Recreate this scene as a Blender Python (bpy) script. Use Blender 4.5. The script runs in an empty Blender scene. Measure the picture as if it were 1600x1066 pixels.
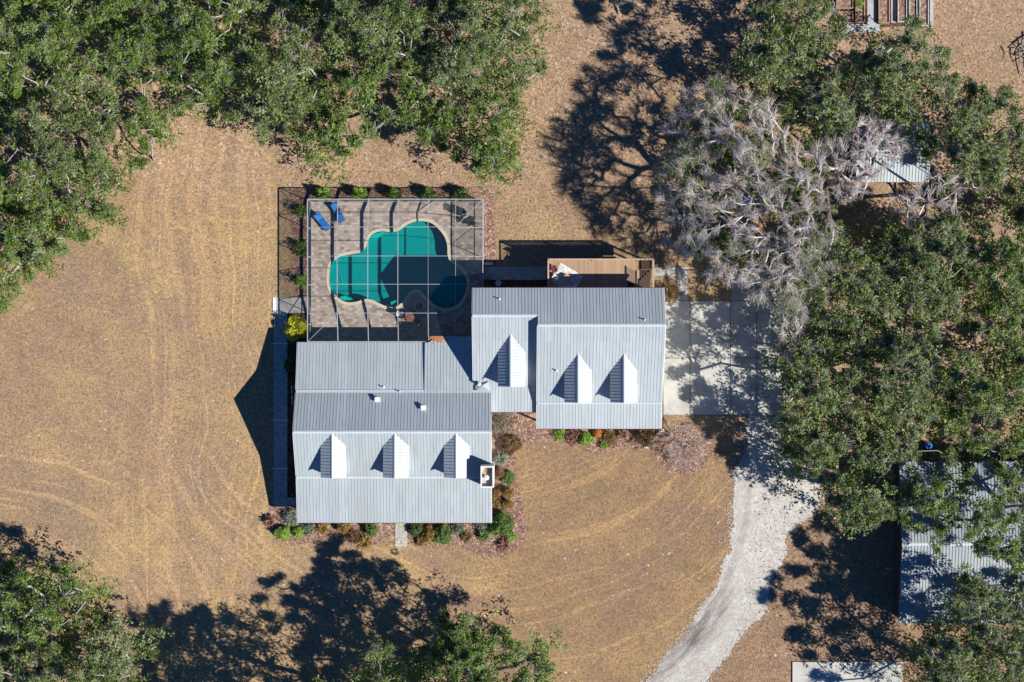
import bpy, bmesh, math, random
import numpy as np
from mathutils import Vector

# ------------------------------------------------------------------ camera, sky, sun, exposure
scene = bpy.context.scene
COL = scene.collection
H = 140.0                     # drone height in metres
S = 16.0                      # photograph pixels per metre on the ground
cam_d = bpy.data.cameras.new('camera'); cam = bpy.data.objects.new('camera', cam_d); COL.objects.link(cam)
cam.location = (0, 0, H); cam_d.sensor_width = 36; cam_d.lens = 36 * H * S / 1600.0
cam_d.clip_start = 1; cam_d.clip_end = 4000
scene.camera = cam
SUN = Vector((1.18, -0.516, 1.0)).normalized()
world = bpy.data.worlds.new('World'); scene.world = world; world.use_nodes = True
wn = world.node_tree.nodes; wl = world.node_tree.links
bg = wn['Background']; sky = wn.new('ShaderNodeTexSky'); sky.sky_type = 'NISHITA'; sky.sun_disc = False
sky.sun_elevation = math.asin(SUN.z); sky.sun_rotation = math.atan2(SUN.x, SUN.y)
sky.ozone_density = 8.0; sky.dust_density = 0.0; sky.air_density = 0.9; sky.altitude = 3000
tint = wn.new('ShaderNodeMix'); tint.data_type = 'RGBA'; tint.blend_type = 'MULTIPLY'; tint.inputs[0].default_value = 1.0; tint.inputs[7].default_value = (0.45, 1.0, 1.34, 1)
wl.new(sky.outputs[0], tint.inputs[6]); wl.new(tint.outputs[2], bg.inputs[0]); bg.inputs[1].default_value = 0.052
ld = bpy.data.lights.new('sun', 'SUN'); ld.energy = 4.7; ld.angle = math.radians(0.5); ld.color = (1.0, 0.95, 0.87)
lo = bpy.data.objects.new('sun', ld); COL.objects.link(lo); lo.rotation_euler = SUN.to_track_quat('Z', 'Y').to_euler(); lo.location = (40, -20, 60)
scene.view_settings.view_transform = 'Standard'; scene.view_settings.look = 'None'
scene.view_settings.exposure = 0.78; scene.view_settings.gamma = 1.0
scene.render.engine = 'CYCLES'
scene.cycles.max_bounces = 6; scene.cycles.transparent_max_bounces = 12
scene.cycles.caustics_reflective = False; scene.cycles.caustics_refractive = False
PI = math.pi

# ------------------------------------------------------------------ helpers
def P(px, py, z=0.0):
    k = (1 - z / H) / S
    return Vector(((px - 800) * k, (533 - py) * k, z))
def tag(o, label=None, cat=None, group=None, kind=None):
    if label: o['label'] = label
    if cat: o['category'] = cat
    if group: o['group'] = group
    if kind: o['kind'] = kind
    return o
def empty(name, loc, label, cat, group=None, rz=0.0):
    o = bpy.data.objects.new(name, None); COL.objects.link(o); o.location = loc; o.rotation_euler = (0, 0, rz)
    o.empty_display_size = 0.3
    return tag(o, label, cat, group)
def link_mesh(name, me, mat, parent=None):
    o = bpy.data.objects.new(name, me); COL.objects.link(o)
    if mat: me.materials.append(mat)
    if parent is not None:
        o.parent = parent
        p = parent; off = Vector(p.location)
        while p.parent: p = p.parent; off += Vector(p.location)
        # geometry is given in world coordinates when the parent is unrotated
        if not o.get('local') and abs(parent.rotation_euler[2]) < 1e-9: me.transform(__import__('mathutils').Matrix.Translation(-off))
    return o
def np_mesh(name, V, F, mat, parent=None, smooth=False):
    """V (n,3), F (m,k) index array"""
    me = bpy.data.meshes.new(name)
    V = np.asarray(V, dtype=np.float32); F = np.asarray(F, dtype=np.int32)
    m, k = F.shape
    me.vertices.add(len(V)); me.vertices.foreach_set('co', V.ravel())
    me.loops.add(m * k); me.loops.foreach_set('vertex_index', F.ravel())
    me.polygons.add(m); me.polygons.foreach_set('loop_start', np.arange(0, m * k, k, dtype=np.int32))
    if smooth: me.polygons.foreach_set('use_smooth', np.ones(m, dtype=bool))
    me.update(calc_edges=True)
    return link_mesh(name, me, mat, parent)
class MB:
    """collects boxes, bars, tubes, prisms; build() links them as one mesh"""
    def __init__(s): s.v = []; s.f = []
    def add(s, vs, fs):
        b = len(s.v); s.v += [tuple(v) for v in vs]; s.f += [tuple(b + i for i in f) for f in fs]; return s
    def box(s, c, d, rz=0.0):
        hx, hy, hz = d[0] / 2, d[1] / 2, d[2] / 2; ca, sa = math.cos(rz), math.sin(rz)
        vs = []
        for z in (-hz, hz):
            for x, y in ((-hx, -hy), (hx, -hy), (hx, hy), (-hx, hy)):
                vs.append((c[0] + x * ca - y * sa, c[1] + x * sa + y * ca, c[2] + z))
        return s.add(vs, [(0, 3, 2, 1), (4, 5, 6, 7), (0, 1, 5, 4), (1, 2, 6, 5), (2, 3, 7, 6), (3, 0, 4, 7)])
    def bb(s, x0, x1, y0, y1, z0, z1): return s.box(((x0 + x1) / 2, (y0 + y1) / 2, (z0 + z1) / 2), (x1 - x0, y1 - y0, z1 - z0))
    def bar(s, a, b, w, h=None, up=(0, 0, 1)):
        a = Vector(a); b = Vector(b); d = (b - a).normalized(); h = h or w; up = Vector(up)
        if abs(d.dot(up)) > 0.98: up = Vector((1, 0, 0))
        sx = d.cross(up).normalized() * w / 2; sy = sx.cross(d).normalized() * h / 2
        vs = [p + u for p in (a, b) for u in (-sx - sy, sx - sy, sx + sy, -sx + sy)]
        return s.add(vs, [(0, 1, 2, 3), (7, 6, 5, 4), (0, 4, 5, 1), (1, 5, 6, 2), (2, 6, 7, 3), (3, 7, 4, 0)])
    def tube(s, pts, rad, n=8, cap=True):
        pts = [Vector(p) for p in pts]
        if not isinstance(rad, (list, tuple)): rad = [rad] * len(pts)
        rings = []
        for i, p in enumerate(pts):
            d = (pts[min(i + 1, len(pts) - 1)] - pts[max(i - 1, 0)]).normalized()
            u = d.cross(Vector((0, 0, 1)) if abs(d.z) < 0.95 else Vector((1, 0, 0))).normalized(); w = d.cross(u)
            rings.append([p + (u * math.cos(2 * PI * k / n) + w * math.sin(2 * PI * k / n)) * rad[i] for k in range(n)])
        fs = [(i * n + k, i * n + (k + 1) % n, (i + 1) * n + (k + 1) % n, (i + 1) * n + k) for i in range(len(pts) - 1) for k in range(n)]
        if cap: fs += [tuple(range(n))[::-1], tuple((len(pts) - 1) * n + k for k in range(n))]
        return s.add([v for r in rings for v in r], fs)
    def lathe(s, c, prof, n=20):
        vs = [(c[0] + r * math.cos(2 * PI * k / n), c[1] + r * math.sin(2 * PI * k / n), c[2] + z) for r, z in prof for k in range(n)]
        fs = [(i * n + k, i * n + (k + 1) % n, (i + 1) * n + (k + 1) % n, (i + 1) * n + k) for i in range(len(prof) - 1) for k in range(n)]
        fs += [tuple(range(n))[::-1], tuple((len(prof) - 1) * n + k for k in range(n))]
        return s.add(vs, fs)
    def prism(s, poly, z0, z1):
        n = len(poly); vs = [(p[0], p[1], z0) for p in poly] + [(p[0], p[1], z1) for p in poly]
        return s.add(vs, [tuple(range(n))[::-1], tuple(range(n, 2 * n))] + [(i, (i + 1) % n, n + (i + 1) % n, n + i) for i in range(n)])
    def profx(s, prof, x0, x1):
        """profile of (y,z) extruded along x"""
        n = len(prof); vs = [(x0, y, z) for y, z in prof] + [(x1, y, z) for y, z in prof]
        return s.add(vs, [tuple(range(n)), tuple(range(n, 2 * n))[::-1]] + [(i, n + i, n + (i + 1) % n, (i + 1) % n) for i in range(n)])
    def build(s, name, mat, parent=None, smooth=False, local=False):
        me = bpy.data.meshes.new(name)
        me.from_pydata([tuple(v) for v in s.v], [], s.f)
        bm = bmesh.new(); bm.from_mesh(me); bmesh.ops.recalc_face_normals(bm, faces=bm.faces); bm.to_mesh(me); bm.free()
        if smooth: me.polygons.foreach_set('use_smooth', [True] * len(me.polygons))
        if local:
            o = bpy.data.objects.new(name, me); COL.objects.link(o); me.materials.append(mat); o.parent = parent; return o
        return link_mesh(name, me, mat, parent)

# ---- node materials
class NM:
    def __init__(s, name, rough=0.8, spec=0.3):
        s.m = bpy.data.materials.new(name); s.m.use_nodes = True; s.t = s.m.node_tree; s.n = s.t.nodes
        s.p = s.n['Principled BSDF']; s.p.inputs['Roughness'].default_value = rough
        s.p.inputs['Specular IOR Level'].default_value = spec
        g = s.n.new('ShaderNodeNewGeometry'); s.pos = g.outputs['Position']; s.isl = g.outputs['Random Per Island']; s.geo = g
        s.obj = s.n.new('ShaderNodeTexCoord').outputs['Object']
        s.rnd = s.n.new('ShaderNodeObjectInfo').outputs['Random']
    def set(s, sock, v):
        if hasattr(v, 'is_output') or isinstance(v, bpy.types.NodeSocket): s.t.links.new(v, sock)
        elif isinstance(v, tuple) and len(v) == 3 and sock.type == 'RGBA': sock.default_value = (*v, 1)
        else: sock.default_value = v
    def map(s, vec, scale=(1, 1, 1), rot=(0, 0, 0), loc=(0, 0, 0)):
        n = s.n.new('ShaderNodeMapping'); s.set(n.inputs[0], vec); n.inputs[1].default_value = loc; n.inputs[2].default_value = rot; n.inputs[3].default_value = scale
        return n.outputs[0]
    def noise(s, scale, detail=3, rough=0.5, vec=None, dist=0.0):
        n = s.n.new('ShaderNodeTexNoise'); s.set(n.inputs['Vector'], vec or s.pos); n.inputs['Scale'].default_value = scale
        n.inputs['Detail'].default_value = detail; n.inputs['Roughness'].default_value = rough; n.inputs['Distortion'].default_value = dist
        return n.outputs['Fac']
    def vor(s, scale, vec=None, out='Color', feature='F1'):
        n = s.n.new('ShaderNodeTexVoronoi'); n.feature = feature; s.set(n.inputs['Vector'], vec or s.pos); n.inputs['Scale'].default_value = scale
        return n.outputs[out]
    def ramp(s, fac, stops, interp='LINEAR'):
        n = s.n.new('ShaderNodeValToRGB'); s.set(n.inputs[0], fac); cr = n.color_ramp; cr.interpolation = interp
        while len(cr.elements) < len(stops): cr.elements.new(0.5)
        for e, (p, c) in zip(cr.elements, stops):
            e.position = p; e.color = (*c, 1) if isinstance(c, tuple) else (c, c, c, 1)
        return n.outputs[0]
    def mix(s, fac, a, b, mode='MIX'):
        n = s.n.new('ShaderNodeMix'); n.data_type = 'RGBA'; n.blend_type = mode
        s.set(n.inputs[0], fac); s.set(n.inputs[6], a); s.set(n.inputs[7], b); return n.outputs[2]
    def math(s, op, a, b=0.0, c=None):
        n = s.n.new('ShaderNodeMath'); n.operation = op; s.set(n.inputs[0], a); s.set(n.inputs[1], b)
        if c is not None: s.set(n.inputs[2], c)
        return n.outputs[0]
    def mr(s, v, a, b, c=0.0, d=1.0, smooth=False):
        n = s.n.new('ShaderNodeMapRange'); n.interpolation_type = 'SMOOTHSTEP' if smooth else 'LINEAR'; s.set(n.inputs[0], v)
        for i, x in enumerate((a, b, c, d)): n.inputs[1 + i].default_value = x
        return n.outputs[0]
    def xyz(s, vec=None):
        n = s.n.new('ShaderNodeSeparateXYZ'); s.set(n.inputs[0], vec or s.pos); return n.outputs
    def comb(s, x, y, z=0.0):
        n = s.n.new('ShaderNodeCombineXYZ'); s.set(n.inputs[0], x); s.set(n.inputs[1], y); s.set(n.inputs[2], z); return n.outputs[0]
    def bump(s, h, strength=0.5, dist=0.05):
        n = s.n.new('ShaderNodeBump'); s.set(n.inputs['Height'], h); n.inputs['Strength'].default_value = strength; n.inputs['Distance'].default_value = dist
        s.t.links.new(n.outputs[0], s.p.inputs['Normal']); return s
    def col(s, c): s.set(s.p.inputs['Base Color'], c); return s
def simple(name, c, rough=0.7, spec=0.3, var=0.12, scale=3.0, metal=0.0):
    n = NM(name, rough, spec); f = n.noise(scale, 4, 0.6)
    lo_ = tuple(max(0, x * (1 - var)) for x in c); hi = tuple(min(1, x * (1 + var)) for x in c)
    n.col(n.ramp(f, [(0.3, lo_), (0.7, hi)])); n.p.inputs['Metallic'].default_value = metal
    return n.m

# ---- ground materials
def grass_material():
    n = NM('dry_grass', 0.95, 0.1)
    big = n.noise(0.07, 4, 0.6); mid = n.noise(0.45, 5, 0.65); fine = n.noise(4.5, 5, 0.75); vf = n.noise(13.0, 3, 0.7)
    base = n.ramp(mid, [(0.30, (0.235, 0.150, 0.085)), (0.5, (0.300, 0.200, 0.108)), (0.70, (0.375, 0.255, 0.130))])
    base = n.mix(n.mr(big, 0.42, 0.62), base, n.ramp(fine, [(0.3, (0.215, 0.140, 0.092)), (0.7, (0.33, 0.225, 0.135))]))
    # greyish-brown thatch patches
    patch = n.mr(n.noise(0.22, 6, 0.7, n.map(n.pos, loc=(31, 7, 0))), 0.52, 0.68)
    base = n.mix(n.math('MULTIPLY', patch, 0.7), base, (0.20, 0.145, 0.105))
    # sparse green
    gp = n.mr(n.noise(0.16, 5, 0.65, n.map(n.pos, loc=(-11, 57, 0))), 0.56, 0.70)
    base = n.mix(n.math('MULTIPLY', gp, 0.75), base, (0.17, 0.165, 0.08))
    sx = n.xyz()
    # yellower swath west of the house, mauve-grey thatch farther west
    sw = n.math('ADD', sx[0], n.math('MULTIPLY', n.noise(0.09, 3, 0.6), 10.0))
    yel = n.math('MULTIPLY', n.mr(sw, -29, -22, smooth=True), n.mr(sw, -17.5, -15.5, 1, 0, smooth=True))
    base = n.mix(n.math('MULTIPLY', yel, 0.5), base, (0.40, 0.275, 0.115))
    mv = n.mr(n.noise(0.13, 5, 0.7, n.map(n.pos, loc=(71, 19, 0))), 0.47, 0.62)
    base = n.mix(n.math('MULTIPLY', mv, 0.7), base, (0.225, 0.155, 0.125))
    gold = n.mr(n.noise(0.11, 5, 0.65, n.map(n.pos, loc=(-41, 9, 0))), 0.50, 0.66)
    base = n.mix(n.math('MULTIPLY', gold, 0.75), base, (0.43, 0.30, 0.13))
    # mower / wheel tracks: long N-S streaks west of the house
    wob = n.noise(0.05, 2, 0.5)
    vx = n.math('ADD', sx[0], n.math('MULTIPLY', wob, 9.0))
    st = n.noise(1.0, 2, 0.4, n.comb(n.math('MULTIPLY', vx, 1.3), n.math('MULTIPLY', sx[1], 0.03)))
    mask = n.math('MULTIPLY', n.mr(sx[0], -46, -30, smooth=True), n.mr(sx[0], -25, -22, 1, 0, smooth=True))
    stc = n.mr(st, 0.50, 0.64)
    # turning arcs in the south yard, round the drive and the lower left
    def arcs(cx, cy, r0, r1, amt, freq=1.5, colr=(0.42, 0.30, 0.155)):
        dx = n.math('SUBTRACT', sx[0], cx); dy = n.math('SUBTRACT', sx[1], cy)
        r = n.math('SQRT', n.math('ADD', n.math('MULTIPLY', dx, dx), n.math('MULTIPLY', dy, dy)))
        a = n.math('ARCTAN2', dy, dx)
        w = n.noise(1.0, 2, 0.45, n.comb(n.math('MULTIPLY', n.math('ADD', r, n.math('MULTIPLY', wob, 5.0)), freq), n.math('MULTIPLY', a, 1.4)))
        m = n.math('MULTIPLY', n.mr(r, r0, r0 + 3, smooth=True), n.mr(r, r1 - 3, r1, 1, 0, smooth=True))
        return n.math('MULTIPLY', n.math('MULTIPLY', n.mr(w, 0.56, 0.62), m), amt), colr
    # pinkish leaf litter under and beside the trees (north and east)
    lit = n.math('MULTIPLY', n.mr(n.math('ADD', sx[1], n.math('MULTIPLY', mid, 8.0)), 17.0, 21.0), n.mr(sx[0], 26, 30, 1, 0))
    lit2 = n.mr(n.math('ADD', sx[0], n.math('MULTIPLY', mid, 9.0)), 25, 32)
    lv = n.xyz(n.vor(5.5))[0]
    litc = n.ramp(lv, [(0.0, (0.20, 0.12, 0.082)), (0.45, (0.31, 0.20, 0.135)), (0.8, (0.42, 0.29, 0.20)), (1.0, (0.60, 0.46, 0.35))])
    base = n.mix(n.math('MULTIPLY', n.math('MAXIMUM', lit, lit2), n.mr(mid, 0.35, 0.6, 0.25, 0.8)), base, litc)
    # fine grain and straw
    tuft = n.noise(2.8, 5, 0.72, n.map(n.pos, loc=(3, 8, 2))); tone = n.noise(0.9, 4, 0.7, n.map(n.pos, loc=(60, 18, 2)))
    base = n.mix(n.mr(tone, 0.46, 0.64, 0.0, 0.4), base, (0.25, 0.165, 0.125))
    base = n.mix(n.mr(tuft, 0.50, 0.66, 0.0, 0.5), base, (0.43, 0.31, 0.15))
    base = n.mix(n.mr(tuft, 0.36, 0.48, 0.4, 0.0), base, (0.15, 0.105, 0.07))
    base = n.mix(n.mr(fine, 0.38, 0.54, 0.62, 0.0), base, (0.085, 0.06, 0.04))
    base = n.mix(n.mr(vf, 0.52, 0.66, 0.0, 0.65), base, (0.56, 0.42, 0.25))
    base = n.mix(n.mr(n.noise(5.5, 3, 0.6, n.map(n.pos, loc=(5, 5, 5))), 0.36, 0.46, 0.55, 0.0), base, (0.10, 0.075, 0.055))
    # wheel and mower tracks, pressed straw lighter than the sward between
    trk = n.math('MULTIPLY', n.mr(st, 0.50, 0.64, 0.0, 0.7), mask); thin = n.noise(1.0, 1, 0.4, n.comb(n.math('MULTIPLY', vx, 2.9), n.math('MULTIPLY', sx[1], 0.04)))
    trk = n.math('MAXIMUM', trk, n.math('MULTIPLY', n.mr(thin, 0.60, 0.66), mask))
    for (acx, acy, r0, r1, amt) in ((-2, 6, 16, 40, 0.8), (-50, -32, 3, 24, 1.0), (-27, 22, 4, 15, 0.7)):
        m_ = n.math('MULTIPLY', arcs(acx, acy, r0, r1, amt)[0], n.mr(sx[1], -9, -13, 0, 1, smooth=True) if acy < 20 else n.mr(sx[1], 6, 10, 0, 1, smooth=True)); trk = n.math('MAXIMUM', trk, m_)
    base = n.mix(trk, base, n.mix(1.0, base, (1.34, 1.30, 1.20), 'MULTIPLY'))
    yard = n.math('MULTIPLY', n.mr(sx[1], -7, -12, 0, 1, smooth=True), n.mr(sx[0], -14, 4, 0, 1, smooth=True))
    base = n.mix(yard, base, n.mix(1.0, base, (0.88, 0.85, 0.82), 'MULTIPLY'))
    base = n.mix(1.0, base, (1.14, 1.12, 1.13), 'MULTIPLY')
    # pale bare specks
    sp = n.math('MULTIPLY', n.mr(n.noise(2.0, 3, 0.7, n.map(n.pos, loc=(90, 3, 0))), 0.65, 0.69), n.mr(n.noise(0.12, 2, 0.5), 0.42, 0.55))
    base = n.mix(sp, base, (0.62, 0.55, 0.47))
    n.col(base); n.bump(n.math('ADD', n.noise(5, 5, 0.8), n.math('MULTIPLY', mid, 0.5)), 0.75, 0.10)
    return n.m
def litter_material(name, stops, scale=6.5):
    n = NM(name, 0.95, 0.1)
    v = n.xyz(n.vor(scale))[0]; f = n.noise(0.8, 4, 0.6)
    c = n.ramp(v, stops); c = n.mix(n.mr(f, 0.35, 0.7, 0.0, 0.5), c, stops[0][1])
    c = n.mix(n.mr(n.noise(12, 3, 0.7), 0.3, 0.6, 0.5, 0.0), c, (0.04, 0.025, 0.02))
    n.col(c); n.bump(n.noise(9, 4, 0.7), 0.8, 0.06); return n.m
def concrete_material(name, c, stain=0.35):
    n = NM(name, 0.85, 0.2); f = n.noise(0.5, 6, 0.65); g = n.noise(14, 3, 0.6)
    a = n.ramp(f, [(0.32, tuple(x * (1 - stain) for x in c)), (0.55, c), (0.75, tuple(min(1, x * 1.08) for x in c))])
    a = n.mix(n.mr(g, 0.3, 0.7, 0.25, 0.0), a, tuple(x * 0.6 for x in c))
    n.col(a); n.bump(g, 0.2, 0.01); return n.m
def paver_material(name, cols, bx=0.34, by=0.22, rot=0.0):
    n = NM(name, 0.85, 0.2)
    br = n.n.new('ShaderNodeTexBrick'); n.set(br.inputs['Vector'], n.map(n.pos, (1, 1, 1), (0, 0, rot)))
    br.inputs['Color1'].default_value = (0, 0, 0, 1); br.inputs['Color2'].default_value = (1, 1, 1, 1); br.inputs['Mortar'].default_value = (0.5, 0.5, 0.5, 1)
    br.inputs['Scale'].default_value = 1.0; br.inputs['Mortar Size'].default_value = 0.012; br.inputs['Brick Width'].default_value = bx; br.inputs['Row Height'].default_value = by
    c = n.ramp(br.outputs['Color'], [(i / (len(cols) - 1), k) for i, k in enumerate(cols)])
    c = n.mix(n.math('MULTIPLY', br.outputs['Fac'], 0.45), c, (0.12, 0.10, 0.09))
    c = n.mix(n.mr(n.noise(0.7, 4, 0.6), 0.35, 0.7, 0.0, 0.35), c, cols[0])
    c = n.mix(n.mr(n.noise(8, 3, 0.7), 0.35, 0.65, 0.3, 0.0), c, tuple(x * 0.5 for x in cols[0]))
    n.col(c); n.bump(br.outputs['Fac'], 0.3, -0.01); return n.m
def gravel_material():
    n = NM('gravel', 0.95, 0.1); sx = n.xyz()
    v = n.xyz(n.vor(7.0))[0]; f = n.noise(0.6, 5, 0.7)
    c = n.ramp(v, [(0, (0.38, 0.36, 0.325)), (0.5, (0.48, 0.46, 0.42)), (1, (0.58, 0.56, 0.515))])
    c = n.mix(n.mr(f, 0.45, 0.68, 0.0, 0.6), c, (0.36, 0.32, 0.29))
    # dark worn wheel track towards the south-west
    dx = n.math('SUBTRACT', sx[0], 2.0); dy = n.math('SUBTRACT', sx[1], -14.5)
    r = n.math('SQRT', n.math('ADD', n.math('MULTIPLY', dx, dx), n.math('MULTIPLY', dy, dy)))
    st = n.noise(1.0, 4, 0.6, n.comb(n.math('MULTIPLY', r, 1.6), n.math('MULTIPLY', n.math('ARCTAN2', dy, dx), 5.0)))
    low = n.mr(sx[1], -22, -28, 0, 1, smooth=True)
    band = n.math('MULTIPLY', n.mr(r, 18.0, 19.5, smooth=True), n.mr(r, 21.5, 23.0, 1, 0, smooth=True))
    tr = n.math('MULTIPLY', n.math('MULTIPLY', low, n.math('ADD', n.math('MULTIPLY', band, 0.95), 0.2)), n.mr(st, 0.35, 0.6))
    c = n.mix(tr, c, (0.15, 0.125, 0.12))
    c = n.mix(n.mr(n.noise(11, 3, 0.7), 0.3, 0.5, 0.3, 0.0), c, (0.2, 0.18, 0.16))
    for off in (-1.35, 0.45):
        rw = n.math('ABSOLUTE', n.math('SUBTRACT', n.math('ADD', r, n.math('MULTIPLY', n.noise(0.3, 2, 0.5), 1.2)), 21.2 + off + 0.0))
        c = n.mix(n.math('MULTIPLY', n.mr(rw, 0.15, 0.5, 1, 0, smooth=True), n.mr(n.noise(1.2, 4, 0.7), 0.3, 0.6, 0.15, 0.65)), c, (0.27, 0.24, 0.22))
    n.col(c); n.bump(n.noise(9, 5, 0.8), 0.4, 0.04); return n.m
def metal_roof_material(name, c=(0.40, 0.43, 0.46)):
    n = NM(name, 0.42, 0.5); sx = n.xyz()
    panel = n.vor(1.0, n.comb(n.math('FLOOR', n.math('DIVIDE', sx[0], 0.92)), n.math('FLOOR', n.math('DIVIDE', sx[1], 40.0))))
    a = n.ramp(n.xyz(panel)[0], [(0, tuple(x * 0.93 for x in c)), (1, tuple(min(1, x * 1.06) for x in c))])
    st = n.noise(1.0, 4, 0.6, n.comb(n.math('MULTIPLY', sx[0], 3.0), n.math('MULTIPLY', sx[1], 0.35)))
    a = n.mix(n.mr(st, 0.42, 0.70, 0.0, 0.5), a, tuple(x * 0.70 for x in c))
    a = n.mix(n.mr(n.noise(0.35, 4, 0.6), 0.45, 0.7, 0.0, 0.3), a, (c[0] * 0.85, c[1] * 0.82, c[2] * 0.78))
    n.col(a); n.p.inputs['Metallic'].default_value = 0.15; n.p.inputs['Roughness'].default_value = 0.6; return n.m
def leaf_material(name, dark, mid, light, pale=None, trans=0.2, rough=0.5, spec=0.45):
    n = NM(name, rough, spec)
    tf = n.mr(n.noise(2.2, 2, 0.5), 0.32, 0.68)
    c = n.ramp(n.math('ADD', n.math('MULTIPLY', n.isl, 0.45), n.math('MULTIPLY', tf, 0.55)), [(0.0, dark), (0.42, mid), (0.85, light), (1.0, pale or light)])
    c = n.mix(n.mr(n.rnd, 0, 1, 0.0, 0.38), c, n.mix(1.0, c, (1.25, 1.20, 1.15), 'MULTIPLY'))
    big = n.mr(n.noise(0.35, 3, 0.6), 0.35, 0.65)
    c = n.mix(n.math('MULTIPLY', big, 0.45), c, tuple((a + b) / 2 * 0.9 for a, b in zip(light, mid)))
    if pale: c = n.mix(n.mr(n.noise(0.22, 4, 0.65, n.map(n.pos, loc=(13, 44, 0))), 0.50, 0.66, 0.0, 0.38), c, pale)
    n.col(c)
    tr = n.n.new('ShaderNodeBsdfTranslucent'); n.set(tr.inputs[0], n.mix(0.5, c, (light[0] * 1.2, light[1] * 1.4, light[2] * 0.6)))
    mx = n.n.new('ShaderNodeMixShader'); mx.inputs[0].default_value = trans
    n.t.links.new(n.p.outputs[0], mx.inputs[1]); n.t.links.new(tr.outputs[0], mx.inputs[2])
    n.t.links.new(mx.outputs[0], n.n['Material Output'].inputs[0]); return n.m
def bark_material(name, a, b):
    n = NM(name, 0.9, 0.15); n.col(n.mix(n.mr(n.isl, 0, 1, 0, 0.4), n.ramp(n.noise(4, 5, 0.7), [(0.3, a), (0.7, b)]), b)); n.bump(n.noise(18, 3, 0.6), 0.5, 0.03); return n.m
def wood_material(name, a, b, axis=0, width=0.14):
    n = NM(name, 0.8, 0.2); sx = n.xyz(); u = n.math('DIVIDE', sx[axis], width)
    r = n.xyz(n.vor(1.0, n.comb(n.math('FLOOR', u), 0.0)))[0]
    g = n.noise(1.0, 4, 0.6, n.comb(n.math('MULTIPLY', sx[axis], 20), n.math('MULTIPLY', sx[1 - axis], 1.5)))
    n.col(n.mix(n.mr(g, 0.3, 0.7, 0.0, 0.4), n.ramp(r, [(0, a), (1, b)]), tuple(x * 0.7 for x in a))); return n.m

M = {}
M['grass'] = grass_material()
M['mulch'] = litter_material('leaf_mulch', [(0, (0.15, 0.085, 0.065)), (0.4, (0.29, 0.17, 0.125)), (0.75, (0.42, 0.275, 0.205)), (1, (0.60, 0.46, 0.37))])
M['bark_mulch'] = litter_material('bark_mulch', [(0, (0.06, 0.032, 0.024)), (0.5, (0.13, 0.07, 0.05)), (1, (0.22, 0.13, 0.09))])
M['concrete'] = concrete_material('drive_concrete', (0.49, 0.485, 0.44))
M['joint'] = simple('joint_filler', (0.06, 0.055, 0.05))
M['path'] = paver_material('path_pavers', [(0.34, 0.33, 0.31), (0.46, 0.44, 0.41), (0.56, 0.53, 0.49)], 0.3, 0.3)
M['deck_paver'] = paver_material('pool_deck_pavers', [(0.25, 0.195, 0.165), (0.40, 0.32, 0.27), (0.46, 0.39, 0.335), (0.58, 0.51, 0.44)], 0.42, 0.27)
M['coping'] = concrete_material('coping_stone', (0.60, 0.53, 0.38), 0.15)
M['gravel'] = gravel_material()
M['roof'] = metal_roof_material('metal_roofing', (0.385, 0.435, 0.46))
M['roof_dim'] = metal_roof_material('dimmed_roofing', (0.29, 0.33, 0.36))  # darker roofing; tree shade on the barn roof is put into this colour
M['trim'] = simple('white_trim', (0.74, 0.74, 0.73), 0.5, 0.4, 0.05)
M['maroon'] = simple('maroon_fascia', (0.10, 0.03, 0.035), 0.5)
M['siding'] = simple('white_siding', (0.66, 0.65, 0.61), 0.7, 0.3, 0.06)
M['barn_dark_side'] = simple('dark_barn_side', (0.035, 0.035, 0.04), 0.8)  # near-black walls stand in for the dark inside an open-sided barn
M['glass'] = simple('window_glass', (0.03, 0.04, 0.05), 0.08, 0.8)
M['door'] = simple('door_paint', (0.12, 0.05, 0.04), 0.4)
M['alu'] = simple('cage_aluminium', (0.37, 0.39, 0.41), 0.45, 0.5, 0.05)
M['deckwood'] = wood_material('deck_boards', (0.33, 0.22, 0.145), (0.42, 0.295, 0.20), 0)
M['railwood'] = simple('rail_wood', (0.42, 0.29, 0.20), 0.75)
M['stairwood_shaded'] = simple('stair_wood_shaded', (0.07, 0.045, 0.035), 0.8)  # stair boards darker than the rails; the stairwell's shade is in their colour
M['white'] = simple('white_paint', (0.75, 0.75, 0.74), 0.5, 0.4, 0.04)
M['darkmetal'] = simple('dark_metal', (0.03, 0.03, 0.035), 0.45, 0.5)
M['pipe'] = simple('vent_pipe_grey', (0.5, 0.52, 0.53), 0.5)
M['bark'] = bark_material('oak_bark', (0.15, 0.135, 0.12), (0.44, 0.41, 0.38))
M['twig'] = bark_material('bare_twigs', (0.42, 0.365, 0.35), (0.70, 0.63, 0.61))
M['darkbark'] = bark_material('dark_bark', (0.045, 0.04, 0.035), (0.15, 0.135, 0.12))
M['stem'] = simple('shrub_stem', (0.12, 0.08, 0.05))
M['oak'] = leaf_material('oak_leaves', (0.020, 0.046, 0.008), (0.078, 0.138, 0.018), (0.195, 0.275, 0.045), (0.38, 0.42, 0.20))
M['oak_grey'] = leaf_material('oak_leaves_mossy', (0.028, 0.052, 0.013), (0.090, 0.140, 0.030), (0.200, 0.255, 0.070), (0.42, 0.44, 0.29))
M['oak_light'] = leaf_material('light_oak_leaves', (0.06, 0.11, 0.02), (0.13, 0.20, 0.035), (0.21, 0.29, 0.06), (0.27, 0.33, 0.12))
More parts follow.
